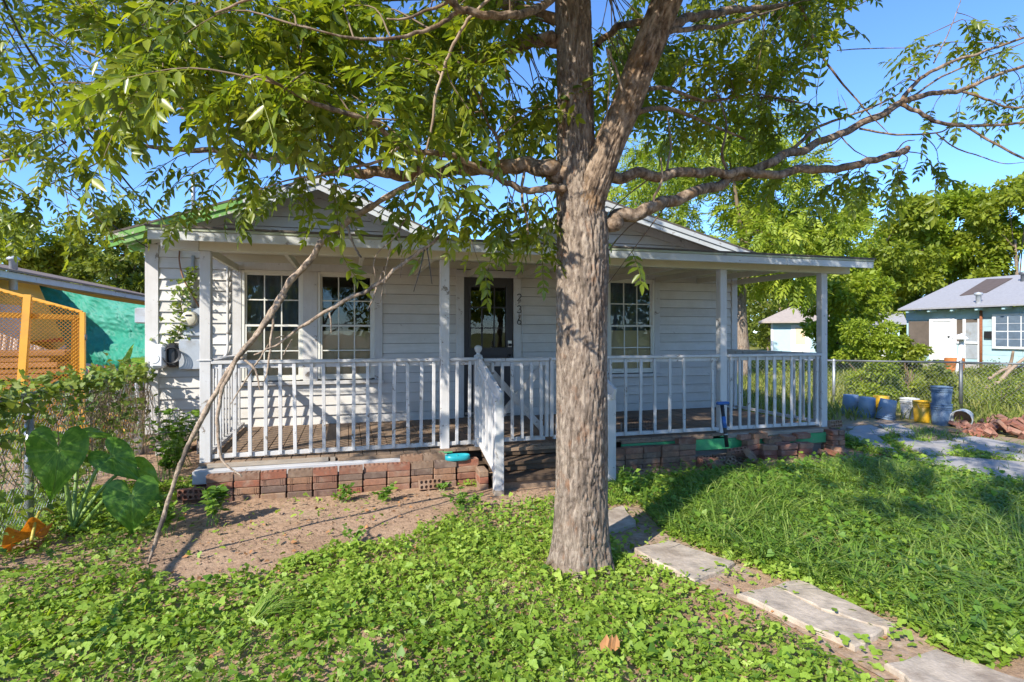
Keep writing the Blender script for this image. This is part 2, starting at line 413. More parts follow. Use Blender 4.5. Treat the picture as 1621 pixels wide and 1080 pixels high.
while z < 2.72:
    zc = z+pitch/2; spans = [(XL+.06, XR-.06)]
    for c in cuts:
        if c[2] < zc < c[3]:
            ns = []
            for a, b in spans:
                if c[1] <= a or c[0] >= b: ns.append((a, b))
                else:
                    if c[0] > a: ns.append((a, c[0]+.004))
                    if c[1] < b: ns.append((c[1]-.004, b))
            spans = ns
    for a, b in spans:
        segs = [(a, b)]
        if b-a > 3: k = random.uniform(.35, .65)*(b-a)+a; segs = [(a, k-.001), (k+.001, b)]
        for p, q in segs:
            if q-p > .01: part('siding_board', lap_board(p, q, z+random.uniform(-.001, .001), z+pitch-.0045, YW+random.uniform(-.0015, .0015)), M['siding'], front_wall)
    z += pitch
# side and rear walls with their own boards
for xx, sg in ((XL, -1), (XR, 1)):
    sw = part('side_wall', MB().box(xx, xx-sg*.1, YW+.01+.101, 17, .28, 2.75), M['siding'])
    for i in range(17):
        zz = .30+i*pitch; mb = MB(); V = []
        for y in (YW+.075, 17): V += [(xx-sg*.009, y, zz), (xx+sg*.02, y, zz), (xx+sg*.004, y, zz+pitch+.01), (xx-sg*.009, y, zz+pitch+.01)]
        mb.add(V, [(0, 1, 2, 3), (7, 6, 5, 4)]+[(k, k+4, (k+1) % 4+4, (k+1) % 4) for k in range(4)]); part('siding_board', mb, M['siding'], sw)
part('rear_wall', MB().box(XL+.11, XR-.11, 16.9, 17, .28, 2.75), M['siding'])
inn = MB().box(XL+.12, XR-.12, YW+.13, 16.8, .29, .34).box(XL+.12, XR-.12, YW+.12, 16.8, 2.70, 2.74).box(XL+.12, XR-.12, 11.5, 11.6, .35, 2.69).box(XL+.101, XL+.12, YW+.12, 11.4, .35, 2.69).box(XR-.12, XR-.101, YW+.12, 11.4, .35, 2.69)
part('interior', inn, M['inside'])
part('sill_beam', MB().box(XL-.02, -1.45, YW-.03, YW+.12, .19, .279, .006), M['raw'])
for x in (XL+.15, XL+.62): part('foundation_pier', MB().box(x-.12, x+.12, YW+.0, YW+.26, -.1, .189, .01), M['concrete'])
part('corner_board', MB().box(XL-.075, XL+.075, YW-.035, YW+.07, .28, 2.68, .004), M['trim'])
part('corner_board', MB().box(XR-.055, XR+.055, YW-.035, YW+.07, .28, 2.68, .004), M['trim'])
# windows
def window(x0, x1, z0, z1, tl, tr, shade=True, curtain=False):
    y = YW
    f = part('window', MB().box(x0-.008, x0+.028, y-.028, y+.05, z0, z1, .002).box(x1-.028, x1+.008, y-.028, y+.05, z0, z1, .002)
             .box(x0+.029, x1-.029, y-.027, y+.05, z1-.03, z1+.006, .002).box(x0+.029, x1-.029, y-.027, y+.05, z0-.006, z0+.035, .002), M['sash'])
    zm = (z0+z1)/2; a, b = x0+.03, x1-.03
    def sash(zl, zh, yy, tag_):
        s = part('sash', MB().box(a, a+.022, yy-.012, yy+.012, zl, zh).box(b-.022, b, yy-.012, yy+.012, zl, zh)
                 .box(a+.0225, b-.0225, yy-.0115, yy+.012, zh-.028, zh).box(a+.0225, b-.0225, yy-.0115, yy+.012, zl, zl+.028), M['sash'], f)
        ga, gb, gl, gh = a+.023, b-.023, zl+.029, zh-.029; w = (gb-ga)/3
        for i in range(3):
            for k in range(2):
                part('pane', MB().box(ga+i*w+.007, ga+(i+1)*w-.007, yy-.002, yy+.002, gl+(gh-gl)/2*k+.007, gl+(gh-gl)/2*(k+1)-.007), M['glass'], f)
        for i in (1, 2): part('muntin', MB().box(ga+i*w-.0075, ga+i*w+.0075, yy-.007, yy+.006, gl, gh), M['sash'], f)
        part('muntin', MB().box(ga, gb, yy-.0065, yy+.0055, (gl+gh)/2-.0075, (gl+gh)/2+.0075), M['sash'], f)
    sash(zm-.014, z1-.03, y+.018, 0); sash(z0+.035, zm+.014, y-.008, 1)
    if shade: part('window_shade', MB().box(x0+.03, x1-.03, y+.058, y+.062, z0+.01, z0+(z1-z0)*.45), M['shade'], f)
    if curtain:
        n = 30; V = []; F = []
        for i in range(n+1):
            xx = x0+(x1-x0)*i/n; yy = y+.16+.018*math.sin(i*1.35)
            V += [(xx, yy, z0), (xx, yy, z1)]
        F = [(2*i, 2*i+2, 2*i+3, 2*i+1) for i in range(n)]
        part('curtain', MB().add(V, F, True), M['curtain'], f)
    return f
window(*WIN[0], TR, 0, True, True); window(*WIN[1], 0, TR, True, False); window(*WIN[2], .1, .1, True, True)
def trim(x0, x1, z0, z1, y=YW, t=.034): part('trim_board', MB().box(x0, x1, y-t, y+.005, z0, z1, .003), M['trim'])
w0, w1, w2 = WIN
trim(w0[0]-TR, w0[0]-.009, w0[2]-.02, w0[3]+.006); trim(w0[1]+.009, w1[0]-.009, w0[2]-.02, w0[3]+.006); trim(w1[1]+.009, w1[1]+TR, w0[2]-.02, w0[3]+.006)
trim(w0[0]-TR-.01, w1[1]+TR+.01, w0[3]+.008, w0[3]+TR, t=.038); part('window_sill', MB().box(w0[0]-TR-.02, w1[1]+TR+.02, YW-.07, YW+.0, w0[2]-.07, w0[2]-.022, .004), M['trim'])
trim(w2[0]-.10, w2[0]-.009, w2[2]-.02, w2[3]+.006); trim(w2[1]+.009, w2[1]+.10, w2[2]-.02, w2[3]+.006); trim(w2[0]-.11, w2[1]+.11, w2[3]+.008, w2[3]+TR, t=.038)
part('window_sill', MB().box(w2[0]-.12, w2[1]+.12, YW-.07, YW+.0, w2[2]-.07, w2[2]-.022, .004), M['trim'])
# door
x0, x1, z0, z1 = DOOR
trim(x0-.115, x0-.001, .325, z1+.001); trim(x1+.001, x1+.115, .325, z1+.001); trim(x0-.12, x1+.12, z1+.003, z1+.105, t=.038)
ga, gb, gl, gh = x0+.095, x1-.10, z0+.98, z1-.13
door = part('door', MB().box(x0+.003, ga, YW+.012, YW+.055, z0, z1-.003, .002).box(gb, x1-.003, YW+.012, YW+.055, z0, z1-.003, .002)
            .box(ga, gb, YW+.0125, YW+.0545, gh, z1-.003).box(ga, gb, YW+.0125, YW+.0545, z0, gl).box(ga+.03, (ga+gb)/2-.03, YW+.004, YW+.013, z0+.18, gl-.12, .006).box((ga+gb)/2+.03, gb-.03, YW+.004, YW+.013, z0+.18, gl-.12, .006), M['door'])
part('glazing_frame', MB().box(ga-.02, ga+.014, YW+.002, YW+.0115, gl-.02, gh+.02, .003).box(gb-.014, gb+.02, YW+.002, YW+.0115, gl-.02, gh+.02, .003).box(ga+.017, gb-.017, YW+.002, YW+.0115, gh-.014, gh+.02, .003).box(ga+.017, gb-.017, YW+.002, YW+.0115, gl-.02, gl+.014, .003), M['door'], door)
for i in range(3):
    for k in range(3):
        wx, wz = (gb-ga)/3, (gh-gl)/3
        part('door_pane', MB().box(ga+i*wx+.008, ga+(i+1)*wx-.008, YW+.03, YW+.034, gl+k*wz+.008, gl+(k+1)*wz-.008), M['glass'], door)
for i in (1, 2):
    part('muntin', MB().box(ga+i*wx-.009, ga+i*wx+.009, YW+.018, YW+.045, gl, gh), M['door'], door)
    part('muntin', MB().box(ga, gb, YW+.019, YW+.044, gl+i*wz-.009, gl+i*wz+.009), M['door'], door)
def knob(x, z, r, name, mat, plate):
    Mx = Matrix.Translation((x, YW+.012, z)) @ Matrix.Rotation(R(90), 4, 'X')
    mb = MB().lathe([(0, 0), (plate, 0), (plate, .006), (r*.5, .008), (r*.5, .03), (r, .036), (r, .055), (r*.6, .066), (0, .068)], 16, Mx); part(name, mb, mat, door)
kx = x1-.055
part('lock_plate', MB().box(kx-.033, kx+.033, YW+.002, YW+.0118, z0+1.0, z0+1.10, .004), M['chrome'], door)
knob(kx, z0+1.035, .022, 'deadbolt', M['black'], .028); knob(kx, z0+.86, .028, 'door_knob', M['black'], .034)
part('threshold', MB().box(x0-.0, x1+.0, YW-.05, YW+.07, .323, .343, .003), M['chrome'])
part('kick_strip', MB().box(x0+.02, x1-.02, YW-.004, YW+.0115, z0+.012, z0+.05, .002), M['chrome'], door)
# house number, upright strokes beside the door
nxc = FX(820.5, YW)
def digit(pts, zc, h=.108, w=.062):
    P = [(nxc+(u-.5)*w, YW-.046, zc+(v-.5)*h) for u, v in pts]; part('house_number', MB().tube(P, .0068, 6), M['black'])
arc = lambda cx, cy, rx, ry, a0, a1, n=10: [(cx+rx*math.cos(R(a0+(a1-a0)*i/n)), cy+ry*math.sin(R(a0+(a1-a0)*i/n))) for i in range(n+1)]
digit(arc(.5, .74, .46, .26, 165, -35)+[(.06, .02), (.98, .02)], FZ(820, 471.5, YW))
digit(arc(.46, .76, .42, .24, 160, -80, 9)+arc(.46, .27, .5, .27, 80, -160, 11), FZ(820, 490, YW))
digit([(.62, 1.0)]+arc(.5, .28, .46, .28, 150, 510, 18), FZ(820, 508, YW))
lamp = part('porch_light', MB().box(nxc-.02, nxc+.045, YW-.11, YW-.035, FZ(823, 436, YW)-.03, FZ(823, 436, YW)+.03, .01), M['sash'])
part('lens', MB().lathe([(0, 0), (.024, 0), (.028, .03), (.022, .034), (0, .03)], 14, Matrix.Translation((nxc+.045, YW-.075, FZ(823, 434, YW)+.008)) @ Matrix.Rotation(R(90), 4, 'Y')), M['black'], lamp)
part('bell_wire', MB().tube([(nxc+.05, YW-.04, 1.95), (nxc+.055, YW-.03, 1.5), (nxc+.09, YW-.03, 1.1)], .003, 5), M['plastic_white'])

# gables and roof
E1, P1, VV, P2, E2 = (-2.70, 2.72), (-.36, 3.57), (1.60, 2.74), (3.72, 3.53), (6.52, 2.81)
def roofz(x):
    pts = (E1, P1, VV, P2, E2)
    for (a, za), (b, zb) in zip(pts[:-1], pts[1:]):
        if a <= x <= b: return za+(zb-za)*(x-a)/(b-a)
    return 2.7
for gi, (e, p, v) in enumerate(((E1, P1, VV), (VV, P2, E2))):
    lo, hi = max(e[0], XL), min(v[0], XR)
    gw = part('gable_wall', MB().poly([(lo+.01, YW+.012, 2.56), (hi-.01, YW+.012, 2.56), (hi-.01, YW+.012, roofz(hi-.01)-.06), (p[0], YW+.012, p[1]-.06), (lo+.01, YW+.012, roofz(lo+.01)-.06)], (0, .08, 0)), M['felt'])
    z = 2.70
    while z < p[1]-.12:
        zt = min(z+.131, p[1]-.07)
        def xr(zz, up):
            if up: a, b = e, p
            else: a, b = v, p
            t = (zz+.05-a[1])/(b[1]-a[1]); t = min(1, max(0, t)); return a[0]+(b[0]-a[0])*t
        a0, b0, a1, b1 = max(xr(z, 1), lo+.02), min(xr(z, 0), hi-.02), max(xr(zt, 1), lo+.02), min(xr(zt, 0), hi-.02)
        if b0-a0 > .1:
            mb = MB(); V = [(a0, YW+.011, z), (b0, YW+.011, z), (b1, YW+.011, zt), (a1, YW+.011, zt), (a0, YW-.02, z), (b0, YW-.02, z), (b1, YW-.004, zt), (a1, YW-.004, zt)]
            mb.add(V, [(0, 3, 2, 1), (4, 5, 6, 7), (0, 1, 5, 4), (1, 2, 6, 5), (2, 3, 7, 6), (3, 0, 4, 7)]); part('siding_board', mb, M['siding'], gw)
        z += .14
YR = 7.78
for (a, b, mat_, nm) in ((E1, P1, M['green'], 'rake_board'), (P1, VV, M['fascia'], 'rake_board'), (VV, P2, M['fascia'], 'rake_board'), (P2, E2, M['fascia'], 'rake_board')):
    (xa, za), (xb, zb) = a, b
    roof = part('roof', MB().poly([(xa, YR, za-.045), (xb, YR, zb-.045), (xb, YR, zb-.005), (xa, YR, za-.005)], (0, 9.4, 0)), M['green'] if mat_ is M['green'] else M['bounce_cream'])
    part('shingles', MB().poly([(xa, YR-.03, za-.004), (xb, YR-.03, zb-.004), (xb, YR-.03, zb+.022), (xa, YR-.03, za+.022)], (0, 9.45, 0)), M['shingle'], roof)
    if mat_ is M['green']:      # paint changes from green to grey part way up
        t = .62; xm, zm = xa+(xb-xa)*t, za+(zb-za)*t
        segs = [((xa, za), (xm, zm), M['green']), ((xm+.001, zm), (xb, zb), M['fascia'])]
    else: segs = [((xa, za), (xb, zb), mat_)]
    for (p, q, mm) in segs:
        part('rake_board', MB().poly([(p[0], YR-.025, p[1]-.075), (q[0], YR-.025, q[1]-.075), (q[0], YR-.025, q[1]-.006), (p[0], YR-.025, p[1]-.006)], (0, .023, 0)), mm)
        part('rake_board', MB().poly([(p[0], YR-.004, p[1]-.15), (q[0], YR-.004, q[1]-.15), (q[0], YR-.004, q[1]-.074), (p[0], YR-.004, p[1]-.074)], (0, .022, 0)), mm)
    # frieze under the overhang on the gable face
    part('frieze_board', MB().poly([(max(xa, XL), YW-.045, roofz(max(xa, XL))-.17), (min(xb, XR), YW-.045, roofz(min(xb, XR))-.17), (min(xb, XR), YW-.045, roofz(min(xb, XR))-.05), (max(xa, XL), YW-.045, roofz(max(xa, XL))-.05)], (0, .024, 0)), M['trim'])
for i in range(14): part('rafter_tail', MB().beam((-2.66, 8.3+.6*i, 2.62), (-2.3, 8.3+.6*i, 2.75), .04, .08), M['green'])
mast = W(306, 331, 9.6)
part('vent_pipe', MB().tube([mast-Vector((0, 0, .3)), mast+Vector((0, 0, .62))], .032, 10), M['steel'])
# porch roof, ceiling and beam
RX0, RX1 = -1.70, FX(1383, YF)
pr = part('porch_roof', MB().poly([(RX0, YF+.026, 2.44), (RX0, 8.14, 2.59), (RX0, 8.14, 2.72), (RX0, YF+.026, 2.502)], (RX1-RX0, 0, 0)), M['bounce_cream'])
part('roofing_felt', MB().poly([(RX0-.02, YF-.02, 2.506), (RX0-.02, 8.16, 2.726), (RX0-.02, 8.16, 2.745), (RX0-.02, YF-.02, 2.524)], (RX1-RX0+.04, 0, 0)), M['shingle'], pr)
part('drip_edge', MB().box(RX0-.005, RX1+.005, YF-.010, YF+.024, 2.478, 2.5045, .003), painted('drip_edge_paint', (.34, .38, .27), .6, grain=(1.2, 14, 14)))
js = FX(1282, YF); jt = FX(1246, YF)
for a, b in ((RX0, jt), (jt+.003, js), (js+.003, RX1)): part('fascia_board', MB().box(a, b, YF, YF+.025, 2.395+random.uniform(-.002, .002), 2.477, .003), M['fascia'])
BE = FX(1341, YP)
part('porch_beam', MB().box(-1.68, FX(317, YP)-.002, YP-.051, YP+.045, 2.35, 2.47, .004), M['fascia'])
part('porch_beam', MB().box(FX(317, YP), BE, YP-.047, YP+.047, 2.348, 2.468, .004), M['bounce_cream'])
for i in range(11): part('ceiling_joist', MB().box(-1.4+i*.77, -1.36+i*.77, YP+.05, 8.13, 2.37, 2.45), M['bounce_cream'])
part('ledger_board', MB().box(-1.5, XR-.06, YW-.055, YW-.022, 2.49, 2.59, .003), M['bounce_cream'])

# posts
PX = [FX(326.5, YP), FX(703.5, YP), FX(1142, YP), FX(1299, YP)+.02]
for i, x in enumerate(PX):
    part('porch_post', MB().box(x-.048, x+.048, YP-.048, YP+.046, (.285, .31, .30, .32)[i]-.015, 2.347, .005), M['rail'])
    if i: part('post_base', MB().box(x-.075, x+.075, YP-.085, YP+.05, .275, .2955 if i == 1 else .285, .004), M['teal'])
# deck
deck = part('deck', MB().box(PX[0]-.06, PX[3]+.06, 6.16, 6.2, .10, .28).box(PX[0]-.06, PX[3]+.06, 7.2, 7.24, .10, .28).box(PX[0]-.06, PX[3]+.06, 8.08, 8.12, .10, .28), M['darkwood'])
x = PX[0]-.05; bw = .138
bmesh_deck = []
while x < PX[3]+.03:
    part('deck_board', MB().box(x, min(x+bw-.006, PX[3]+.06), 6.02+random.uniform(-.004, .004), 8.155, .285+random.uniform(-.002, .002), .318+random.uniform(-.002, .002), .003), M['deck'], deck)
    x += bw
rimmat = painted('grey_rim_paint', (.46, .46, .47), .4, grain=(1.2, 14, 14))
part('rim_board', MB().box(PX[0]-.075, FX(703, 5.98)+.04, 5.90, 5.94, .145, .268, .005), rimmat, deck)
part('rim_ledge', MB().box(PX[0]-.07, FX(703, 5.98)+.04, 5.942, 6.16, .20, .2695, .004), rimmat, deck)
part('raw_plank', MB().box(PX[0]+.03, FX(520, 5.98), 5.985, 6.025, .272, .312, .003), M['raw'], deck)
part('raw_plank', MB().box(FX(535, 5.98), FX(690, 5.98), 5.965, 6.018, .272, .302, .004), M['deck'], deck)
part('rim_block', MB().box(FX(523, 5.98), FX(531, 5.98), 5.98, 6.02, .271, .309, .002), M['raw'], deck)
part('rim_board', MB().box(FX(985, 5.98), PX[3]+.07, 5.985, 6.02, .13, .262, .004), M['teal'], deck)
part('raw_plank', MB().box(FX(1152, 5.98), PX[3]-.1, 5.97, 6.018, .266, .314, .003), M['raw'], deck)
part('raw_plank', MB().box(FX(985, 5.98), FX(1130, 5.98), 5.99, 6.018, .266, .30, .003), M['deck'], deck)
part('skirt_board', MB().box(FX(1090, 6.06), PX[3], 6.05, 6.07, .0, .129, .003), M['raw'], deck)

# railings
def railing(xa, xb, y, n, z_top=1.29, z_bot=.385, sub=house, axis='x', sag=0.0, skip=()):
    g0 = .0
    def B(mb, a0, a1, b0, b1, z0, z1, ch=0, za=0, zb=0):
        if axis == 'x':
            M_ = None
            mb.box(a0, a1, y+b0, y+b1, z0, z1, ch)
        else: mb.box(y+b0, y+b1, a0, a1, z0, z1, ch)
        return mb
    r = MB(); B(r, xa, xb, -.052, .05, z_top-.032, z_top, .004); B(r, xa+.001, xb-.001, -.02, .022, z_top-.078, z_top-.0315, .003)
    ro = part('railing', r, M['rail'], sub)
    part('bottom_rail', B(MB(), xa+.001, xb-.001, -.022, .02, z_bot-.042, z_bot, .003), M['rail'], ro)
    for i in range(n):
        if i in skip: continue
        t = (i+.5+random.uniform(-.07, .07))/n; c = xa+(xb-xa)*t; k = random.uniform(-.006, .006); off = random.uniform(-.003, .003)
        if axis == 'x': a = Vector((c+k, y-.032+off*.3, z_bot-.03)); b = Vector((c-k, y-.032-off*.3, z_top-.036))
        else: a = Vector((y-.032+off*.3, c+k, z_bot-.03)); b = Vector((y-.032-off*.3, c-k, z_top-.036))
        part('baluster', MB().beam(a, b, .034, .020, .003, up=(0, 1, 0) if axis == 'x' else (1, 0, 0)), M['rail'], ro)
    return ro
railing(PX[0]+.05, PX[1]-.05, YP, 16)
SX0, SX1 = FX(757, YP), 2.60
railing(PX[1]+.05, SX0-.03, YP, 2)
railing(SX1+.07, PX[2]-.05, YP, 9, skip=(7,))
railing(PX[2]+.05, PX[3]-.05, YP, 11)
railing(YP+.05, YW-.04, PX[3]+.035, 11, axis='y')
railing(YP+.05, YW-.04, PX[0]+.0, 12, axis='y')
part('cap_board', MB().box(PX[0]-.07, PX[0]+.06, YP-.06, YP+.05, 1.29, 1.302, .003), M['rail'])
# stair: newels, raking rails, treads and the gate across
def newel(x, name='newel_post'):
    nw = part(name, MB().box(x-.042, x+.042, YP-.044, YP+.04, .30, 1.30, .005), M['rail'])
    part('finial', MB().lathe([(0, 1.30), (.045, 1.30), (.045, 1.312), (.022, 1.325), (.018, 1.34), (.034, 1.36), (.043, 1.385), (.038, 1.408), (.022, 1.42), (0, 1.424)], 20, Matrix.Translation((x, YP, 0))), M['rail'], nw)
newel(SX0); newel(SX1+.03)
ST0 = 5.31
for sx in (FX(789, ST0), FX(966, ST0)):
    xt = SX0 if sx < 2 else SX1+.03
    zt, zb = 1.235, .965
    sp = part('stair_post', MB().box(sx-.045, sx+.045, ST0-.045, ST0+.045, -.06, zb-.03, .005), M['rail'])
    part('post_foot', MB().box(sx-.047, sx+.047, ST0-.047, ST0+.047, -.06, .05, .004), M['raw'], sp)
    sr = part('stair_railing', MB().beam((xt, YP-.05, zt), (sx, ST0-.10, zb-.028), .125, .032, .004, up=(1, 0, 0)).beam((xt-.0, YP-.05, zt-.035), (sx, ST0+.05, zb-.062), .042, .05, .003, up=(1, 0, 0)), M['rail'])
    part('bottom_rail', MB().beam((xt-.0, YP-.05, .40), (sx, ST0+.05, .20), .042, .06, .003, up=(1, 0, 0)), M['rail'], sr)
    for i in range(5):
        t = (i+.6)/5.6; xx = xt+(sx-xt)*t; yy = YP-.05+(ST0+.05-YP+.05)*t
        part('baluster', MB().box(xx-.018, xx+.018, yy-.018, yy+.018, .40-.20*t, zt-.05-(zt-zb+.03)*t, .002), M['rail'], sr)
steps = part('steps', MB().box(SX0+.02, SX0+.06, 5.452, 6.0, -.05, .085), M['darkwood'])
part('stringer', MB().box(SX1-.06, SX1-.02, 5.452, 6.0, -.05, .085), M['darkwood'], steps)
lx, rx = SX0+.012, SX1-.012
part('riser', MB().box(lx+.03, rx-.03, 5.425, 5.45, -.05, .085, .003), M['deck'], steps)
for k in range(2): part('tread', MB().box(lx, rx, 5.39+k*.145, 5.39+k*.145+.138, .086, .122-.002*k, .004), M['darkwood'], steps)
part('riser', MB().box(lx+.01, rx-.01, 5.685, 5.71, .124, .185, .003), M['darkwood'], steps)
for k in range(2): part('tread', MB().box(lx, rx, 5.66+k*.145, 5.66+k*.145+.138, .187, .222-.003*k, .004), M['darkwood'], steps)
part('riser', MB().box(lx, rx, 5.955, 5.98, .224, .268, .003), M['darkwood'], steps)
part('tread', MB().box(lx, rx, 5.94, 6.015, .27, .306, .004), M['deck'], steps)
def gate(x0, x1, n, brace):
    gt = part('gate', MB().box(x0, x1, YP-.052, YP+.05, 1.245, 1.278, .004).box(x0, x0+.04, YP-.02, YP+.02, .38, 1.244, .003).box(x1-.04, x1, YP-.02, YP+.02, .38, 1.244, .003)
              .box(x0+.041, x1-.041, YP-.02, YP+.02, 1.19, 1.2435, .003).box(x0+.041, x1-.041, YP-.022, YP+.02, .35, .395, .003), M['rail'])
    for i in range(n):
        c = x0+.04+(x1-x0-.08)*(i+.5)/n; k = random.uniform(-.008, .008)
        part('baluster', MB().beam((c+k, YP-.034, .38), (c-k, YP-.034, 1.23), .034, .022, .003, up=(0, 1, 0)), M['rail'], gt)
    if brace:
        part('brace', MB().beam((x0+.03, YP+.034, 1.21), (x1-.02, YP+.034, .42), .07, .022, .002, up=(0, 1, 0)), M['rail'], gt)
        part('brace', MB().beam((x0+.03, YP+.0575, .42), (x1-.02, YP+.0575, 1.21), .07, .022, .002, up=(0, 1, 0)), M['rail'], gt)
    return gt
gm = SX0+.055+.76
gate(SX0+.055, gm, 6, True); gate(gm+.02, SX1-.03, 3, False)

# electrical fittings on the wall by the corner
YB = YW-.03
part('conduit', MB().tube([(FX(306, YB), YB-.01, FZ(306, 488, YB)), (FX(306, YB), YB-.01, 2.55)], .019, 10), M['greybox'])
part('conduit', MB().tube(smooth_path([(FX(361, YB), YB-.02, 2.5), (FX(361, YB), YB-.02, 1.6), (FX(361, YB), YB-.02, FZ(361, 548, YB)), (FX(358, YB), YB-.02, FZ(358, 562, YB)), (FX(348, YB), YB-.02, FZ(348, 570, YB))], 6), .016, 10), M['trim'])
part('brown_cable', MB().tube(smooth_path([W(284, 397, 7.25), W(284, 415, 7.2), W(290, 440, 7.2), (FX(303, YB), YB-.04, FZ(303, 462, YB)), (FX(316, YB), YB-.03, FZ(316, 486, YB))], 6), .010, 7), M['copper'])
part('service_box', MB().box(FX(292, YB), FX(321, YB), YB-.06, YB+.012, FZ(305, 532, YB), FZ(305, 488, YB), .008), M['greybox'])
mc = Matrix.Translation((FX(303, YB), YB-.06, FZ(303, 505, YB))) @ Matrix.Rotation(R(90), 4, 'X')
mt = part('electric_meter', MB().lathe([(0, 0), (.098, 0), (.10, .02), (.092, .03), (.088, .075), (.075, .085), (0, .087)], 28, mc), M['meterglass'])
part('meter_ring', MB().lathe([(.1, .0), (.104, .0), (.104, .022), (.094, .031), (.092, .029)], 28, mc), M['steel'], mt)
part('meter_display', MB().box(FX(303, YB)-.035, FX(303, YB)+.035, YB-.152, YB-.146, FZ(303, 500, YB)-.008, FZ(303, 500, YB)+.012), M['black'], mt)
bb = part('breaker_box', MB().box(FX(287, YB), FX(322, YB), YB-.085, YB+.012, FZ(303, 585, YB), FZ(303, 537, YB), .008), M['greybox'])
part('lid', MB().box(FX(287, YB)-.006, FX(322, YB)+.006, YB-.097, YB-.0855, FZ(303, 584, YB), FZ(303, 539, YB), .005), M['greybox'], bb)
rb = part('cable_box', MB().box(FX(268, YB), FX(285, YB), YB-.13, YB+.012, FZ(275, 581, YB), FZ(275, 543, YB), .03), M['black'])
for k in range(4): part('cable_loop', MB().lathe([(.10+.006*math.cos(a), .006*math.sin(a)) for a in np.linspace(0, 6.3, 9)], 24, Matrix.Translation((FX(274, YB)+.01*k, YB-.142-.012*k, FZ(274, 562, YB))) @ Matrix.Rotation(R(80), 4, 'X')), M['black'], rb)
hb = part('meter_cover', MB().box(FX(244.5, YB), FX(268, YB), YB-.20, YB-.01, FZ(256, 582, YB), FZ(256, 545, YB), .035), M['plastic_white'])
part('cover_ring', MB().lathe([(.052, 0), (.06, 0), (.06, .005), (.052, .005)], 24, Matrix.Translation((FX(252, YB), YB-.199, FZ(252, 567, YB))) @ Matrix.Rotation(R(90), 4, 'X')), M['plastic_white'], hb)
swb = part('switch_box', MB().box(XL-.20, XL-.10, YW+.05, YW+.25, FZ(228, 512, YW), FZ(228, 487, YW), .01), M['greybox'])
part('lid', MB().box(XL-.21, XL-.09, YW+.035, YW+.049, FZ(228, 511, YW), FZ(228, 488, YW), .006), M['greybox'], swb)

# ------------------------------------------------------------------ bricks laid dry against the porch
BL, BH, BD = .222, .064, .095
def cored_brick():
    mb = MB(); hx, hy = BL/2, BD/2; n, r = 5, 2; cw, cd = BL/n, BD/r; V = []; F = []
    def v(x, y, z): V.append((x, y, z)); return len(V)-1
    for top, zz in ((1, BH), (0, 0.0)):
        for i in range(n):
            for j in range(r):
                cx, cy = -hx+cw*(i+.5), -hy+cd*(j+.5); O = []; I = []; D = []
                for k in range(8):
                    a = math.pi/4*k; ca, sa = math.cos(a), math.sin(a); m = max(abs(ca), abs(sa))
                    O.append(v(cx+ca/m*cw/2, cy+sa/m*cd/2, zz)); I.append(v(cx+ca*.017, cy+sa*.017, zz))
                    D.append(v(cx+ca*.017, cy+sa*.017, zz-.028 if top else zz+.028))
                for k in range(8):
                    q = (k+1) % 8; f1 = (O[k], O[q], I[q], I[k]); f2 = (I[k], I[q], D[q], D[k])
                    F += [f1, f2] if top else [f1[::-1], f2[::-1]]
                F.append(tuple(D) if top else tuple(D[::-1]))
    for (a, b, c, d) in (((-hx, -hy), (hx, -hy), 0, 0), ((hx, -hy), (hx, hy), 0, 0), ((hx, hy), (-hx, hy), 0, 0), ((-hx, hy), (-hx, -hy), 0, 0)):
        F.append((v(*a, 0), v(*b, 0), v(*b, BH), v(*a, BH)))
    mb.add(V, F); m = mb.mesh('cored_brick'); m.materials.append(M['brick']); return m
def rug_brick(grooved):
    mb = MB().box(-BL/2, BL/2, -BD/2, BD/2, 0, BH, .007)
    if grooved:
        for xg in (-.085, -.07, .06, .078): mb.box(xg-.003, xg+.003, -BD/2-.0035, -BD/2+.004, .003, BH-.003)
    m = mb.mesh('rug_brick'); m.materials.append(M['brick']); return m
CORED, RUG, RUG2 = cored_brick(), rug_brick(False), rug_brick(True)
RUBM = CORED.copy(); RUBM.materials.clear(); RUBM.materials.append(M['rubble'])
RUBS = RUG.copy(); RUBS.materials.clear(); RUBS.materials.append(M['rubble'])
def brick(mesh, parent, loc, rot=(0, 0, 0), scale=1.0):
    o = link(bpy.data.objects.new('brick', mesh)); o.location = loc; o.rotation_euler = [R(a) for a in rot]
    if scale != 1.0: o.scale = (scale,)*3
    if parent: parent_to(o, parent)
    return o
ru = random.uniform
def brick_wall(t, xa, n, y, courses, tops=None):
    for i in range(n):
        dy = ru(-.016, .016); c = courses[i] if isinstance(courses, (list, tuple)) else courses
        for k in range(c):
            top = k == c-1
            brick(CORED if top else random.choice((RUG, RUG, RUG2)), t, (xa+(BL+.010)*(i+.5)+ru(-.004, .004), y+dy+ru(-.006, .006), -.012+k*(BH+.003)), (ru(-.9, .9), ru(-.9, .9), ru(-2.2, 2.2)))
bw1 = thing('stacked_bricks', 'low dry-stacked brick wall with a turquoise bowl on top, between fence and steps', 'bricks', (0, 5.8, 0))
XB0 = FX(325, 5.76)
brick_wall(bw1, XB0, 8, 5.80, 4)
nb = int((SX0-.02-XB0-8*(BL+.010))/(BL+.010))
brick_wall(bw1, XB0+8*(BL+.010), nb, 5.80, [4]*nb)
for i in range(2): brick(CORED, bw1, (XB0+(BL+.006)*(8+i)+.05, 5.885, .245), (0, 0, ru(-3, 3)))
for k in range(3): brick(RUG, bw1, (SX0-.07, 5.62, -.01+k*.066), (0, 0, 88))
lb = thing('brick', 'single red cored brick lying on its side before the brick wall', 'brick', G(680, 772)); brick(CORED, lb, G(680, 774)+Vector((0, 0, .045)), (74, 0, 4))['label'] = 'red brick with five holes facing out'
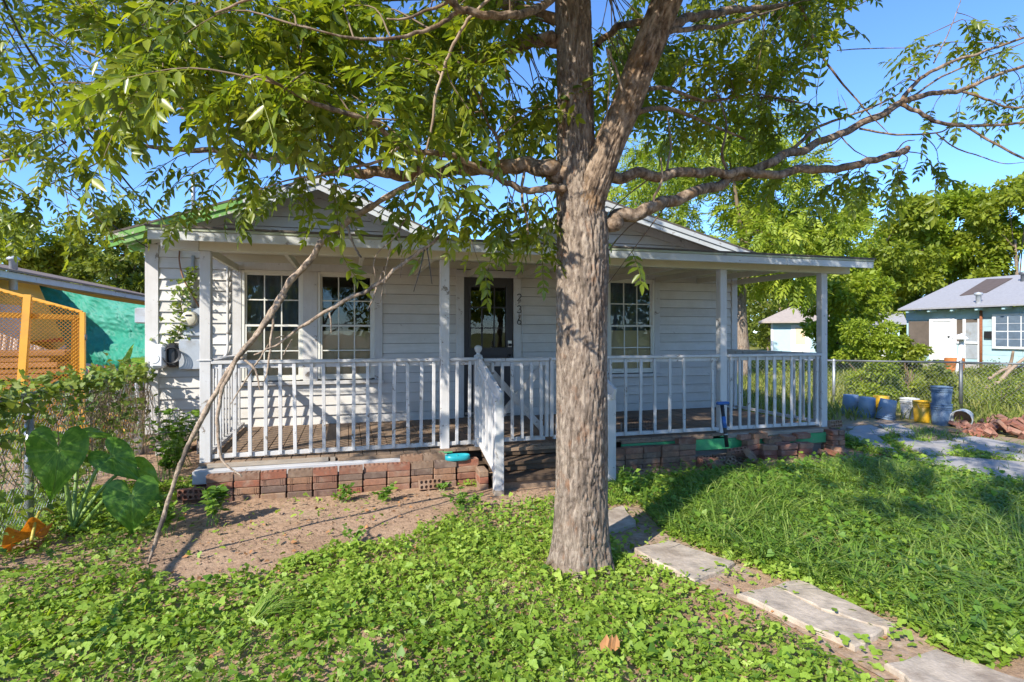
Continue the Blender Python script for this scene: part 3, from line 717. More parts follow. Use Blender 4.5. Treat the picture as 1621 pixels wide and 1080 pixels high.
lb2 = thing('brick_stack', 'two brown bricks, holes facing out, by the porch corner post next to the elephant ears', 'bricks', G(310, 800))
p = Vector((FX(300, 5.8), 5.80, 0)); brick(RUG, lb2, p+Vector((.05, .06, -.02)), (0, 0, 3)); brick(CORED, lb2, p+Vector((.02, .03, .09)), (88, 0, -3)); brick(RUG, lb2, p+Vector((.10, .20, .05)), (0, 0, 0)); brick(RUG, lb2, p+Vector((.12, .2, .12)), (0, 0, 6))
bw2 = thing('stacked_bricks', 'low dry-stacked red brick wall right of the tree trunk, under the porch edge', 'bricks', (3.1, 5.85, 0))
XB2 = FX(958, 5.84)
brick_wall(bw2, XB2, 5, 5.86, [4, 4, 4, 4, 5][:5])
for k in range(2): brick(RUG, bw2, (XB2+.3+k*.5, 5.74, -.045), (0, 0, 0))
bp = thing('brick_pile', 'tumbled heap of bricks below the green porch rim by the black pole', 'brick pile', W(1150, 730, 6.3))
def bpx(px, Y, z, rot, mesh=CORED): brick(mesh, bp, (FX(px, Y), Y, z), rot)
bpx(1110, 5.92, .04, (80, 0, 3)); bpx(1138, 5.92, .04, (85, 0, -2)); bpx(1118, 5.74, .03, (10, 5, 8), RUG); bpx(1147, 5.78, .03, (65, 0, -6))
bpx(1128, 5.62, .005, (20, -8, 14), RUG); bpx(1162, 5.60, .02, (60, 30, -28)); bpx(1168, 5.82, .10, (35, -10, -25)); bpx(1160, 5.86, .06, (78, 10, 12)); bpx(1184, 5.72, .09, (55, 25, 30)); bpx(1190, 5.66, .045, (40, 20, 42)); bpx(1175, 5.54, .0, (70, 0, -30))
bpx(1135, 5.55, .0, (5, 5, 8), RUG)
bw3 = thing('stacked_bricks', 'leaning half-collapsed brick wall under the porch corner, mixed tan and red', 'bricks', (5, 5.85, 0))
def b3(px, Y, z, rot, mesh=RUG): brick(random.choice((RUG, RUBS)) if mesh is RUG else mesh, bw3, (FX(px, Y), Y, z), rot)
for k in range(4): b3(1190+ru(-2, 2), 5.90, -.01+k*.066, (ru(-4, 4), ru(-8, 2), 12+ru(-4, 4)))
for k in range(3): b3(1216+ru(-2, 2), 5.84, -.01+k*.066, (ru(-3, 3), ru(-3, 3), ru(-5, 8)))
for k in range(3): b3(1246+ru(-2, 2), 5.78, -.01+k*.067, (ru(-6, 3), ru(-6, 6), -8+ru(-5, 5)))
for k in range(3): b3(1272+ru(-2, 2), 5.82, -.01+k*.066, (ru(-3, 3), ru(-3, 3), 6+ru(-3, 3)), CORED if k == 2 else RUG)
b3(1200, 5.93, .255, (4, 0, 10), CORED); b3(1222, 5.93, .19, (18, 0, 5), CORED); b3(1245, 5.93, .205, (12, 6, 8)); b3(1268, 5.93, .22, (6, 0, 2)); b3(1236, 5.9, .135, (0, 0, 5)); b3(1180, 5.96, .24, (0, 0, 4))
bs = thing('brick_stack', 'square brick pier of paired bricks at the porch corner post', 'brick stack', (PX[3], 6.0, 0))
for k in range(5):
    if k % 2: brick(RUG, bs, (PX[3]+.05, 5.93, -.03+k*.066), (0, 0, 2+ru(-2, 2))); brick(RUG, bs, (PX[3]+.05, 6.04, -.03+k*.066), (0, 0, ru(-2, 2)))
    else: brick(RUG, bs, (PX[3]-.0, 5.985, -.03+k*.066), (0, 0, 90+ru(-2, 2))); brick(RUG, bs, (PX[3]+.11, 5.985, -.03+k*.066), (0, 0, 90+ru(-2, 2)))
lb3 = thing('brick', 'single red cored brick on edge on top of the brick pier behind the corner post', 'brick', (PX[3]+.14, 6.1, .3)); brick(CORED, lb3, (PX[3]+.17, 6.1, .345), (85, 0, 8))
for i, (px, Y, rt, lab) in enumerate(((1302, 5.70, 35, 'brown brick tipped in the grass just before the brick pier'), (1318, 5.72, -40, 'red broken brick on the grass before the brick pier, middle of three'), (1331, 5.78, 20, 'grey brick half sunk in the grass, outermost by the brick pier'))):
    t = thing('brick', lab, 'brick', (FX(px, Y), Y, 0)); brick(RUG, t, (FX(px, Y), Y, .02), (ru(-20, 20), ru(10, 30), rt))
# rubble heap by the driveway
rp = thing('brick_pile', 'broad heap of broken red bricks beside the driveway and lying bucket', 'brick pile', G(1600, 690))
for i in range(110):
    px = ru(1530, 1690); t = (px-1530)/160; pz = ru(0, 1)
    q = G(px, ru(676, 698)); h = max(0, (.02+.19*min(1, t*1.6)*math.sin(math.pi*pz)))*ru(.4, 1)
    brick(random.choice((RUBM, RUBS, RUBS)), rp, (q.x+ru(-.1, .1), q.y+ru(-.1, .25), h), (ru(-50, 50), ru(-50, 50), ru(0, 360)), ru(.6, 1.0))

# ------------------------------------------------------------------ stepping slabs and driveway
def slab_mesh(pts, z0, z1, jit=.012, tilt=0):
    P = []
    n = len(pts)
    for i in range(n):
        a, b = Vector(pts[i]), Vector(pts[(i+1) % n]); k = max(2, int((b-a).length/.07))
        for j in range(k):
            q = a.lerp(b, j/k); P.append((q.x+ru(-jit, jit), q.y+ru(-jit, jit)))
    cx = sum(p[0] for p in P)/len(P); cy = sum(p[1] for p in P)/len(P); mb = MB(); V = []; m = len(P)
    for p in P: V.append((p[0], p[1], z0))
    for p in P: V.append((p[0]+(cx-p[0])*.004, p[1]+(cy-p[1])*.004, z1-.008+ru(-.002, .002)))
    for p in P: V.append((p[0]+(cx-p[0])*.035, p[1]+(cy-p[1])*.035, z1+ru(-.001, .001)))
    V.append((cx, cy, z1)); F = []
    for i in range(m):
        j = (i+1) % m; F += [(i, j, m+j, m+i), (m+i, m+j, 2*m+j, 2*m+i), (2*m+i, 2*m+j, 3*m)]
    return mb.add(V, F)
path = link(bpy.data.objects.new('path', None)); tag(path, kind='structure')
path_bed = MB()
tp = gp([(965, 805), (1010, 803), (1060, 852), (1150, 888), (1240, 925), (1420, 985), (1560, 1078), (1400, 1078), (1190, 960), (1010, 890), (965, 850)])
bpy.data.objects.remove(path)
mb = MB(); mb.add([(x, y, .006+.004*math.sin(9*x)) for x, y in tp], [tuple(range(len(tp)))])
gm_ = plain('path_grit', (.34, .235, .16), .95, var=.45, scale=26, bs=1.0, dirt=(.46, .38, .32), dist=.01)
path = mb.build('path', gm_); tag(path, kind='structure')
sub_ = [[(952, 812), (985, 800), (1008, 828), (962, 842)], [(1002, 868), (1058, 856), (1165, 890), (1100, 921)],
        [(1170, 940), (1222, 927), (1300, 968), (1400, 998), (1352, 1024)], [(1226, 926), (1262, 917), (1340, 952), (1418, 988), (1404, 996), (1304, 965)], [(1402, 1052), (1478, 1027), (1690, 1100), (1560, 1160)]]
for q in sub_: part('paving_slab', slab_mesh([tuple(G(a, b, .035)[:2]) for a, b in q], -.02, .040), M['slab'], path)
drive = MB()
dp = gp([(1320, 676), (1400, 664), (1640, 700), (1760, 800), (1560, 770), (1440, 735), (1340, 700)])
drive.add([(x, y, .008) for x, y in dp], [tuple(range(len(dp)))]); driveway = drive.build('driveway', plain('drive_soil', (.30, .22, .15), .95, var=.3, scale=9, bs=.8, dist=.01)); tag(driveway, kind='structure')
dsl_ = list(([(1330, 686), (1352, 678), (1378, 683), (1404, 700), (1420, 716), (1390, 712)], [(1340, 676), (1376, 672), (1410, 684), (1395, 690)], [(1390, 672), (1420, 670), (1450, 684), (1428, 690)], [(1412, 694), (1432, 692), (1480, 704), (1452, 711)], [(1436, 705), (1490, 700), (1520, 716), (1470, 720)],
          [(1505, 694), (1540, 690), (1640, 708), (1640, 716), (1550, 706)], [(1450, 698), (1500, 697), (1640, 722), (1640, 730), (1530, 713)], [(1440, 724), (1500, 721), (1650, 733), (1780, 790), (1650, 775), (1530, 750)]))
for q in dsl_:
    part('concrete_slab', slab_mesh([tuple(G(a, b, .05)[:2]) for a, b in q], -.02, .05, .02), M['concrete'], driveway)

# ------------------------------------------------------------------ the yard tree
def bark_mat():
    m, nt, b = new_mat('furrowed_bark'); v = coords(nt, (1, 1, .22), shift=False)
    n1 = noise(nt, v, 34, 9, .8, .5); n2 = noise(nt, coords(nt, (1, 1, .5), shift=False), 5, 5, .6); n3 = noise(nt, coords(nt, (1, 1, .4), shift=False), 13, 4, .6)
    c = ramp(nt, n1, [(.36, (.05, .04, .032)), (.47, (.17, .13, .10)), (.62, (.37, .305, .24))])
    c = mixc(nt, ramp(nt, n3, [(.58, grey(0)), (.70, grey(.6))]), c, (.26, .125, .06))
    c = mixc(nt, ramp(nt, n2, [(.5, grey(0)), (.7, grey(.35))]), c, (.36, .29, .22))
    nt.links.new(c, b.inputs['Base Color']); b.inputs['Roughness'].default_value = .92; b.inputs['Specular IOR Level'].default_value = .2
    bump(nt, n1, 1.0, .012, b); return m
M['bark'] = bark_mat()
def limb_mat():
    m, nt, b = new_mat('scaly_limb_bark'); v = coords(nt, (1, 1, .6), shift=False)
    n1 = noise(nt, v, 20, 7, .7); n2 = noise(nt, v, 6, 5, .6)
    c = ramp(nt, n1, [(.36, (.055, .038, .027)), (.48, (.16, .115, .08)), (.62, (.34, .26, .19))])
    c = mixc(nt, ramp(nt, n2, [(.48, grey(0)), (.70, grey(.6))]), c, (.24, .13, .045))
    nt.links.new(c, b.inputs['Base Color']); b.inputs['Roughness'].default_value = .9; b.inputs['Specular IOR Level'].default_value = .2
    bump(nt, n1, 1.0, .01, b); return m
M['limb'] = limb_mat()
def bark_tube(path_, rad, sides, amp, flare=0.0, vs_=1.0):
    """a limb with real furrows: ridges run lengthwise and break up"""
    P = np.array(path_, float); V, F = tube_np(P, 1.0, sides); n = len(P); out = np.zeros((n, sides, 3)); V = V.reshape(n, sides, 3)
    s = np.concatenate([[0], np.cumsum(np.linalg.norm(np.diff(P, axis=0), axis=1))])
    for i in range(n):
        r = rad[i]
        for k in range(sides):
            a = 2*math.pi*k/sides; dirv = V[i, k]-P[i]
            q = Vector((math.cos(a)*r*2.6, math.sin(a)*r*2.6, s[i]*vs_))
            w = mn.noise(Vector((q.x*3, q.y*3, q.z*2.2)))*.5
            h = abs(mn.noise(Vector((q.x*26+w, q.y*26+w, q.z*7))))+.6*abs(mn.noise(Vector((q.x*48+5, q.y*48+w, q.z*20))))
            big = mn.noise(Vector((q.x*2.2+9, q.y*2.2, q.z*1.1)))
            fl = flare*math.exp(-max(0, s[i]-.2)/.15)*(1+.6*math.sin(a*5+1.0)+.4*math.sin(a*3+.6))
            out[i, k] = P[i]+dirv*(r*(1+.05*big)+fl+amp*(min(h, .42)-.25))
    return out.reshape(-1, 3), F
TD = 3.78
base = W(917, 912, TD); base.z = -.04
tree = thing('pecan_tree', 'large forked shade tree with furrowed bark standing before the porch steps', 'tree', (base.x, base.y, 0))
tr_px = [(917, 960, .180), (917, 915, .172), (919, 860, .166), (920, 780, .163), (921, 700, .163), (921, 600, .162), (921, 500, .162), (922, 420, .166), (922, 360, .160), (916, 310, .140), (912, 250, .120), (911, 180, .111), (910, 100, .109), (908, 40, .110), (906, -20, .110), (903, -120, .10), (898, -260, .085), (892, -420, .065), (885, -600, .04)]
pp = smooth_path([tuple(W(a, b, TD)) for a, b, r in tr_px], 29); rr = np.interp(np.linspace(0, 1, len(pp)), np.linspace(0, 1, len(tr_px)), [r for *_, r in tr_px])
V, F = bark_tube(pp, rr, 124, .055, .075)
def np_tube_obj(name, V, F, mat, parent):
    quads = np.array([f for f in F if len(f) == 4], np.int32); return np_mesh(name, V, quads, mat, parent, smooth=True)
np_tube_obj('trunk', V, F, M['bark'], tree)
lp = [(924, 372, 3.76, .10), (930, 330, 3.73, .118), (944, 285, 3.70, .114), (966, 225, 3.67, .108), (990, 170, 3.65, .106), (1012, 110, 3.63, .108), (1034, 55, 3.62, .110), (1056, 0, 3.61, .108), (1085, -70, 3.6, .10), (1120, -170, 3.55, .09), (1160, -300, 3.5, .06), (1200, -440, 3.4, .03)]
pp2 = smooth_path([tuple(W(a, b, d)) for a, b, d, r in lp], 22); rr2 = .82*np.interp(np.linspace(0, 1, len(pp2)), np.linspace(0, 1, len(lp)), [r for *_, r in lp])
V, F = bark_tube(pp2, rr2, 110, .042, 0, .8); np_tube_obj('limb', V, F, M['limb'], tree)
SK = []                               # branch skeleton points (position) that twigs grow from
def branch(pts, mat='limb', sides=12, parent=tree, name='branch', amp=.12, sk=True):
    P = smooth_path([tuple(W(a, b, d)) for a, b, d, r in pts], 7)
    rad = np.interp(np.linspace(0, 1, len(P)), np.linspace(0, 1, len(pts)), [r for *_, r in pts])
    jit = np.array([[mn.noise(Vector((i*.37, k*7.1, pts[0][0]*.1))) for k in range(3)] for i in range(len(P))])
    P = P+jit*rad[:, None]*.9; P[0] -= jit[0]*rad[0]*.9
    if rad.max() > .022 and mat == 'limb':
        P = smooth_path(P.tolist(), 3); rad = np.interp(np.linspace(0, 1, len(P)), np.linspace(0, 1, len(rad)), rad)
        V, F = bark_tube(P, rad*.86, 30, .014, 0, 1.0); np_tube_obj(name, V, F, M[mat], parent)
        if sk: SK.extend(P[len(P)//6::3].tolist())
        return P
    rad = rad*(1+amp*np.array([mn.noise(Vector((i*.9, pts[0][1]*.13, 3))) for i in range(len(P))]))
    V, F = tube_np(P, rad, sides); mb = MB().add(V.tolist(), F, True); o = mb.build(name, M[mat], parent)
    if sk: SK.extend(P[len(P)//6:].tolist())
    return P
# right side: long rising limb, broken stub limb, and the forks in the sky
branch([(940, 362, 3.76, .055), (985, 345, 3.80, .052), (1050, 322, 3.95, .046), (1120, 298, 4.2, .042), (1175, 277, 4.4, .039), (1230, 252, 4.65, .038), (1300, 226, 5.0, .036), (1360, 198, 5.2, .035), (1426, 164, 5.4, .034), (1473, 149, 5.5, .026), (1522, 143, 5.6, .022), (1566, 124, 5.7, .018), (1640, 98, 5.8, .014), (1760, 60, 5.9, .006)])
branch([(930, 290, 3.76, .05), (985, 281, 3.8, .040), (1060, 275, 4.0, .038), (1130, 272, 4.2, .036), (1200, 275, 4.4, .036), (1278, 270, 4.6, .035), (1343, 265, 4.7, .034), (1382, 254, 4.8, .031), (1421, 242, 4.85, .028), (1437, 236, 4.9, .026)])
branch([(1424, 165, 5.4, .020), (1447, 136, 5.5, .019), (1473, 114, 5.55, .017), (1512, 96, 5.6, .015), (1564, 80, 5.7, .013), (1640, 52, 5.8, .010), (1740, 10, 6, .004)])
branch([(1426, 165, 5.4, .020), (1460, 180, 5.35, .020), (1486, 193, 5.3, .018), (1538, 199, 5.3, .015), (1621, 195, 5.3, .011), (1720, 192, 5.3, .004)])
branch([(1528, 199, 5.3, .011), (1564, 221, 5.25, .011), (1621, 251, 5.2, .010), (1700, 290, 5.2, .004)])
branch([(1518, 143, 5.6, .013), (1564, 158, 5.6, .012), (1600, 171, 5.6, .010), (1660, 166, 5.6, .005)])
branch([(1361, 204, 5.2, .010), (1420, 213, 5.2, .009), (1485, 210, 5.2, .007), (1512, 194, 5.2, .004)])
branch([(1482, 211, 5.2, .006), (1512, 234, 5.2, .006), (1550, 247, 5.2, .005), (1590, 259, 5.2, .004), (1640, 255, 5.2, .002)])
branch([(1257, -10, 5.0, .016), (1280, 39, 5.05, .014), (1293, 75, 5.1, .012), (1317, 112, 5.15, .010), (1345, 145, 5.2, .008), (1382, 187, 5.2, .006), (1408, 212, 5.2, .003)])
branch([(1190, -90, 4.9, .03), (1230, -40, 5.0, .02), (1257, -8, 5.0, .016)])
branch([(1255, 236, 4.8, .016), (1290, 205, 5.0, .014), (1340, 185, 5.1, .010), (1395, 164, 5.2, .008), (1428, 145, 5.3, .005)])
branch([(1425, 163, 5.4, .010), (1450, 150, 5.6, .010), (1490, 122, 5.8, .010), (1540, 100, 5.9, .008), (1621, 68, 6.0, .006), (1700, 40, 6, .003)])
branch([(1478, 100, 5.6, .007), (1500, 55, 5.7, .005), (1516, 15, 5.8, .004), (1528, -20, 5.8, .003)])
branch([(1325, 80, 5.4, .004), (1370, 77, 5.4, .005), (1440, 76, 5.4, .003)])
branch([(1298, 10, 5.2, .006), (1330, 16, 5.2, .004), (1365, 5, 5.2, .004), (1390, -12, 5.2, .003)])
branch([(1306, 14, 5.2, .004), (1322, 50, 5.2, .004), (1340, 60, 5.2, .003), (1358, 56, 5.2, .002)], sk=False)
branch([(1290, 246, 5.0, .006), (1330, 220, 5.1, .004), (1345, 200, 5.1, .003), (1380, 192, 5.1, .002)], sk=False)
branch([(1333, 218, 5.0, .006), (1352, 238, 5.0, .005), (1378, 252, 5.0, .003)], sk=False)
branch([(1418, 240, 4.9, .006), (1432, 225, 5.0, .005), (1448, 222, 5.0, .003)], sk=False)
for (a, b, c, d) in ((1328, 205, 1325, 140), (1342, 186, 1331, 150), (1393, 170, 1392, 155), (1290, 215, 1290, 120)): branch([(a, b, 5.1, .004), ((a+c)/2+3, (b+d)/2, 5.1, .003), (c, d, 5.1, .0015)], 'twig', 5, sk=False)
# right side inner branches hidden in leaves
branch([(1040, 55, 3.65, .04), (1090, 30, 4.0, .035), (1150, 18, 4.4, .028), (1230, 10, 4.9, .02), (1300, -8, 5.3, .01)])
branch([(1050, 50, 3.65, .02), (1090, 46, 3.9, .018), (1150, 38, 4.3, .014), (1220, 18, 4.7, .008)])
branch([(945, 72, 4.6, .03), (985, 42, 4.5, .028), (1030, 36, 4.3, .028)])
branch([(990, 150, 3.9, .02), (1050, 140, 4.3, .015), (1120, 160, 4.7, .012), (1200, 150, 5.0, .008), (1280, 165, 5.3, .004)])
branch([(1010, 178, 3.9, .02), (1060, 172, 4.3, .016), (1130, 200, 4.8, .012), (1190, 225, 5.0, .008)])
branch([(1150, 270, 4.3, .012), (1143, 240, 4.3, .010), (1150, 200, 4.4, .008), (1135, 140, 4.5, .004)])
branch([(1055, 272, 4.0, .009), (1062, 230, 4.1, .008), (1056, 180, 4.2, .004)], 'dead')
branch([(1030, 340, 3.9, .008), (1037, 310, 3.85, .009), (1048, 285, 3.8, .007), (1046, 250, 3.8, .003)], 'dead', sk=False)
branch([(960, 75, 3.6, .006), (966, 120, 3.58, .005), (960, 190, 3.6, .004), (963, 210, 3.6, .003)], 'dead', 6, sk=False)
branch([(985, 145, 3.5, .008), (975, 110, 3.5, .008), (962, 78, 3.5, .006)], 'dead', 6, sk=False)
# left side
branch([(905, 285, 3.75, .075), (868, 268, 3.70, .062), (800, 262, 3.75, .055), (730, 268, 3.9, .050), (660, 276, 4.1, .048), (590, 274, 4.3, .044), (510, 266, 4.5, .038), (430, 250, 4.7, .034), (350, 238, 4.9, .028), (270, 236, 5.1, .022), (190, 222, 5.2, .014), (110, 190, 5.3, .006)])
branch([(905, 62, 3.78, .06), (868, 62, 3.75, .048), (820, 70, 3.8, .046), (765, 95, 4.0, .042), (712, 98, 4.3, .036), (650, 92, 4.6, .028), (570, 70, 4.9, .02), (480, 60, 5.1, .012), (380, 40, 5.3, .005)])
branch([(905, -40, 3.75, .03), (870, 0, 3.4, .026), (835, 18, 3.2, .024), (785, 25, 3.0, .022), (740, 18, 2.9, .020), (705, -2, 2.8, .018), (640, -40, 2.6, .010)])
branch([(728, 14, 2.9, .012), (712, 28, 2.9, .011), (680, 46, 2.85, .010), (640, 58, 2.8, .009), (590, 62, 2.75, .008), (545, 58, 2.7, .006), (470, 40, 2.6, .003)])
branch([(718, 0, 2.85, .008), (690, 12, 2.85, .008), (640, 30, 2.8, .006), (612, 30, 2.8, .004)], sk=False)
branch([(778, -5, 3.0, .008), (750, 20, 3.0, .009), (738, 35, 3.0, .009), (716, 75, 3.05, .009), (702, 110, 3.1, .008), (690, 150, 3.1, .008), (682, 210, 3.15, .007), (672, 250, 3.2, .006), (664, 278, 3.2, .005)], 'dead', 8)
branch([(905, 310, 3.72, .032), (888, 300, 3.66, .028), (865, 297, 3.55, .024), (835, 302, 3.5, .021), (808, 292, 3.45, .019), (776, 275, 3.4, .018), (737, 255, 3.3, .017), (692, 243, 3.2, .017), (646, 234, 3.1, .016), (589, 194, 2.95, .014), (530, 174, 2.8, .012), (473, 153, 2.65, .008), (420, 120, 2.5, .004)])
branch([(632, 232, 3.1, .010), (600, 255, 3.1, .009), (545, 268, 3.1, .008), (497, 280, 3.1, .007), (470, 282, 3.1, .005), (410, 300, 3.1, .003)])
branch([(470, 250, 4.6, .012), (420, 205, 4.3, .010), (380, 190, 4.0, .008), (330, 170, 3.6, .006), (260, 110, 3.3, .004), (225, 40, 3.2, .003)])
branch([(600, 275, 4.3, .014), (540, 240, 4.0, .012), (500, 220, 3.7, .009), (460, 180, 3.4, .005)])
branch([(400, 245, 4.8, .012), (300, 180, 5.0, .010), (200, 110, 5.2, .008), (90, 60, 5.4, .006), (20, 10, 5.5, .004)])
branch([(-120, 275, 5.0, .014), (-20, 262, 5.0, .013), (30, 248, 5.0, .010), (70, 247, 5.0, .009), (92, 232, 5.0, .006), (105, 226, 5.0, .004)])
branch([(-60, 205, 5.0, .008), (10, 218, 5.0, .007), (40, 222, 5.0, .006), (75, 209, 5.0, .005), (105, 212, 5.0, .003)], sk=False)
branch([(560, 70, 4.9, .012), (450, 110, 4.4, .010), (330, 120, 4.0, .007), (240, 150, 3.8, .004)])
branch([(700, -30, 2.8, .01), (560, -30, 2.5, .008), (430, -10, 2.3, .006), (340, 20, 2.25, .004)])
branch([(780, 270, 3.8, .012), (790, 230, 3.7, .010), (770, 190, 3.6, .006), (760, 160, 3.6, .003)])
branch([(830, 268, 3.72, .010), (826, 310, 3.7, .010), (834, 345, 3.65, .009), (835, 372, 3.62, .007)], 'dead', 8, sk=False)
branch([(700, 270, 4.0, .012), (740, 300, 3.9, .010), (735, 320, 3.9, .007), (722, 345, 3.9, .004)])
branch([(190, 222, 5.2, .008), (150, 260, 5.2, .006), (60, 300, 5.1, .005), (20, 320, 5.0, .003)])
# above the picture: the crown goes on over the yard
for k in range(16):
    a = k/16*6.28+.2; r0 = ru(.5, 1.0); h0 = ru(3.6, 5.4); L = ru(1.4, 2.6)
    c0 = Vector((base.x, base.y, h0)); c1 = c0+Vector((math.cos(a)*r0, math.sin(a)*r0, .35)); c2 = c0+Vector((math.cos(a)*L, math.sin(a)*L, ru(.4, .9)))
    if c2.x < .2 and c2.y < 2.2: continue
    P = smooth_path([tuple(c0), tuple(c1), tuple(c2)], 8); V, F = tube_np(P, np.linspace(.045, .008, len(P)), 8); MB().add(V.tolist(), F, True).build('branch', M['limb'], tree); SK.extend(P[5:].tolist())
SK = np.array(SK)

# compound leaf templates: a rachis with paired, folded, pointed leaflets
def leaflet(n_seg=2):
    return (np.array([(0, 0, 0), (-.185, .30, .05), (.185, .30, .05), (-.155, .62, .045), (.155, .62, .045), (0, 1.0, -.06), (0, .30, -.01), (0, .62, -.02)]),
            np.array([(0, 6, 1), (0, 2, 6), (1, 6, 7), (1, 7, 3), (6, 2, 4), (6, 4, 7), (3, 7, 5), (7, 4, 5)]))
def compound(pairs, seed, droop=.25, simple=False):
    r = np.random.default_rng(seed); LV, LF = leaflet()
    if simple: LV, LF = np.array([(0, 0, 0), (-.18, .42, .05), (.18, .42, .05), (0, 1.0, -.06), (0, .45, -.02)]), np.array([(0, 4, 1), (0, 2, 4), (1, 4, 3), (4, 2, 3)])
    V = []; F = []; A = []; nb_ = 0
    def at(t): return np.array([.04*math.sin(3*t+seed), t, -droop*t*t])
    for i in range(pairs):
        t = .22+.72*i/(pairs-1)
        for s in (-1, 1):
            L = (.24+.10*math.sin(math.pi*(i+.7)/pairs))*r.uniform(.85, 1.15); ang = s*R(r.uniform(52, 72)-18*i/pairs)
            tw = R(r.uniform(-30, 30)); dr = R(r.uniform(5, 45))
            Mx = Matrix.Rotation(-ang, 3, 'Z') @ Matrix.Rotation(-dr, 3, 'X') @ Matrix.Rotation(tw, 3, 'Y')
            P = (np.array(Mx) @ (LV*L).T).T+at(t); V.append(P); F.append(LF+nb_); A.append(np.full(len(LF), r.uniform(0, 1))); nb_ += len(LV)
    P = LV*.32; P = (np.array(Matrix.Rotation(-R(25), 3, 'X')) @ P.T).T+at(1.0); V.append(P); F.append(LF+nb_); A.append(np.full(len(LF), r.uniform(0, 1))); nb_ += len(LV)
    pts = np.array([at(t) for t in np.linspace(0, 1, 5)]); w = np.array([.011, 0, 0])      # the rachis, a thin keel
    RV = np.concatenate([pts-w, pts+w, pts-np.array([0, 0, .015])]); RF = []
    for i in range(4): RF += [(i, i+5, i+6), (i, i+6, i+1), (i+5, i+10, i+11), (i+5, i+11, i+6), (i+10, i, i+1), (i+10, i+1, i+11)]
    V.append(RV); F.append(np.array(RF)+nb_); A.append(np.full(len(RF), .9))
    return np.concatenate(V), np.concatenate(F), np.concatenate(A)
TEMPL = [compound(4, 1), compound(5, 2), compound(5, 3, .4), compound(4, 4, .15), compound(6, 5, .3)]
def frames(D, roll):
    """rotation matrices whose y column is D; z leans upwards"""
    D = D/np.linalg.norm(D, axis=1)[:, None]; up = np.tile([0, 0, 1.0], (len(D), 1))+roll
    X = np.cross(D, up); X /= np.linalg.norm(X, axis=1)[:, None]+1e-9; Z = np.cross(X, D)
    return np.stack([X, D, Z], -1)
def scatter(templ, O, Rm, S, which=None, rnd=None):
    """instances of templates joined into arrays"""
    VV_, FF, AA = [], [], []; off = 0; which = np.zeros(len(O), int) if which is None else which
    for t, (TV, TF, TA) in enumerate(templ):
        k = np.where(which == t)[0]
        if not len(k): continue
        P = np.einsum('nij,vj->nvi', Rm[k], TV)*S[k][:, None, None]+O[k][:, None, :]
        f = TF[None]+(np.arange(len(k))*len(TV))[:, None, None]+off; off += len(k)*len(TV)
        a = np.tile(TA, (len(k), 1))
        if rnd is not None: a = np.clip(.45*a+.75*rnd[k][:, None]-.1, 0, 1)
        VV_.append(P.reshape(-1, 3)); FF.append(f.reshape(-1, TF.shape[1])); AA.append(a.ravel())
    return np.concatenate(VV_), np.concatenate(FF), np.concatenate(AA)
# spray positions: where the crown carries leaves
def low_edge(px):
    return np.interp(px, [-300, 0, 60, 130, 200, 235, 260, 300, 345, 400, 450, 500, 560, 640, 700, 760, 820, 880, 930, 960, 1010, 1100, 1200, 1280, 1310, 1335, 1350],
                     [310, 318, 325, 295, 262, 175, 190, 205, 235, 245, 235, 235, 250, 250, 275, 285, 280, 272, 258, 235, 247, 253, 243, 210, 140, 40, -60])
sprays = []
def add_spray(p, n=None, s=1.0, dirv=None): sprays.append((np.array(p), n or random.randint(5, 8), s, dirv))
def region(n, x0, x1, y0, dlo, dmode, dhi, fill=.92, s=1.0):
    c = 0; tries = 0
    while c < n and tries < n*30:
        tries += 1; px = ru(x0, x1); le = float(low_edge(px)); py = y0+(le-y0)*(1-random.random()**1.15)*fill+0 if False else ru(y0, le-30)
        d = random.triangular(dlo, dhi, dmode)
        if 872 < px < 975 and d < 4.2: continue
        if 960 < px < 1090 and py < 250 and d < 4.0: continue
        if py > le-30-ru(0, 60)*random.random(): continue
        add_spray(W(px, py, d), s=s); c += 1
region(52, -60, 240, -40, 3.4, 4.6, 6.2)
region(64, 200, 520, -40, 2.4, 3.0, 5.2)
region(60, 440, 760, -40, 2.6, 3.2, 5.2)
region(42, 660, 890, -40, 3.3, 4.2, 5.6)
region(70, 960, 1330, -60, 4.3, 5.0, 6.5)
region(24, 930, 1180, 60, 4.4, 5.2, 6.8)
for (px, py, d, n) in ((412, 290, 4.6, 6), (375, 296, 4.6, 6), (430, 275, 4.6, 5), (500, 285, 3.6, 5), (530, 278, 3.5, 5), (545, 350, 3.7, 2), (600, 285, 3.6, 4), (655, 285, 3.3, 5), (690, 305, 3.4, 5), (720, 315, 3.8, 6), (745, 300, 3.7, 6), (770, 325, 3.8, 6), (800, 310, 3.7, 6), (850, 305, 3.6, 5), (868, 320, 3.6, 5), (855, 360, 3.7, 4), (735, 375, 3.8, 2), (800, 350, 3.8, 3), (712, 338, 3.9, 5), (775, 342, 3.9, 5), (835, 338, 3.8, 5), (470, 285, 4.2, 4), (967, 330, 4.0, 3), (966, 420, 4.0, 2), (960, 405, 4.0, 2), (70, 305, 5.0, 6), (30, 330, 5.0, 6), (110, 330, 5.1, 6), (160, 345, 5.2, 3), (195, 305, 5.2, 4), (240, 280, 4.5, 4), (285, 285, 4.6, 5), (320, 300, 4.6, 5), (300, 310, 4.6, 4), (10, 280, 5.0, 5), (135, 300, 5.2, 5), (1345, 275, 4.8, 5), (1390, 262, 4.9, 5), (1430, 268, 5.0, 5), (1465, 258, 5.0, 5), (1320, 278, 4.8, 5), (1410, 276, 5.0, 5), (1490, 262, 5.0, 3), (1360, 258, 4.9, 4), (1225, 215, 5.0, 6), (1250, 190, 5.0, 6), (1300, 160, 5.0, 4), (1230, 260, 4.8, 5)):
    add_spray(W(px, py, d), n)
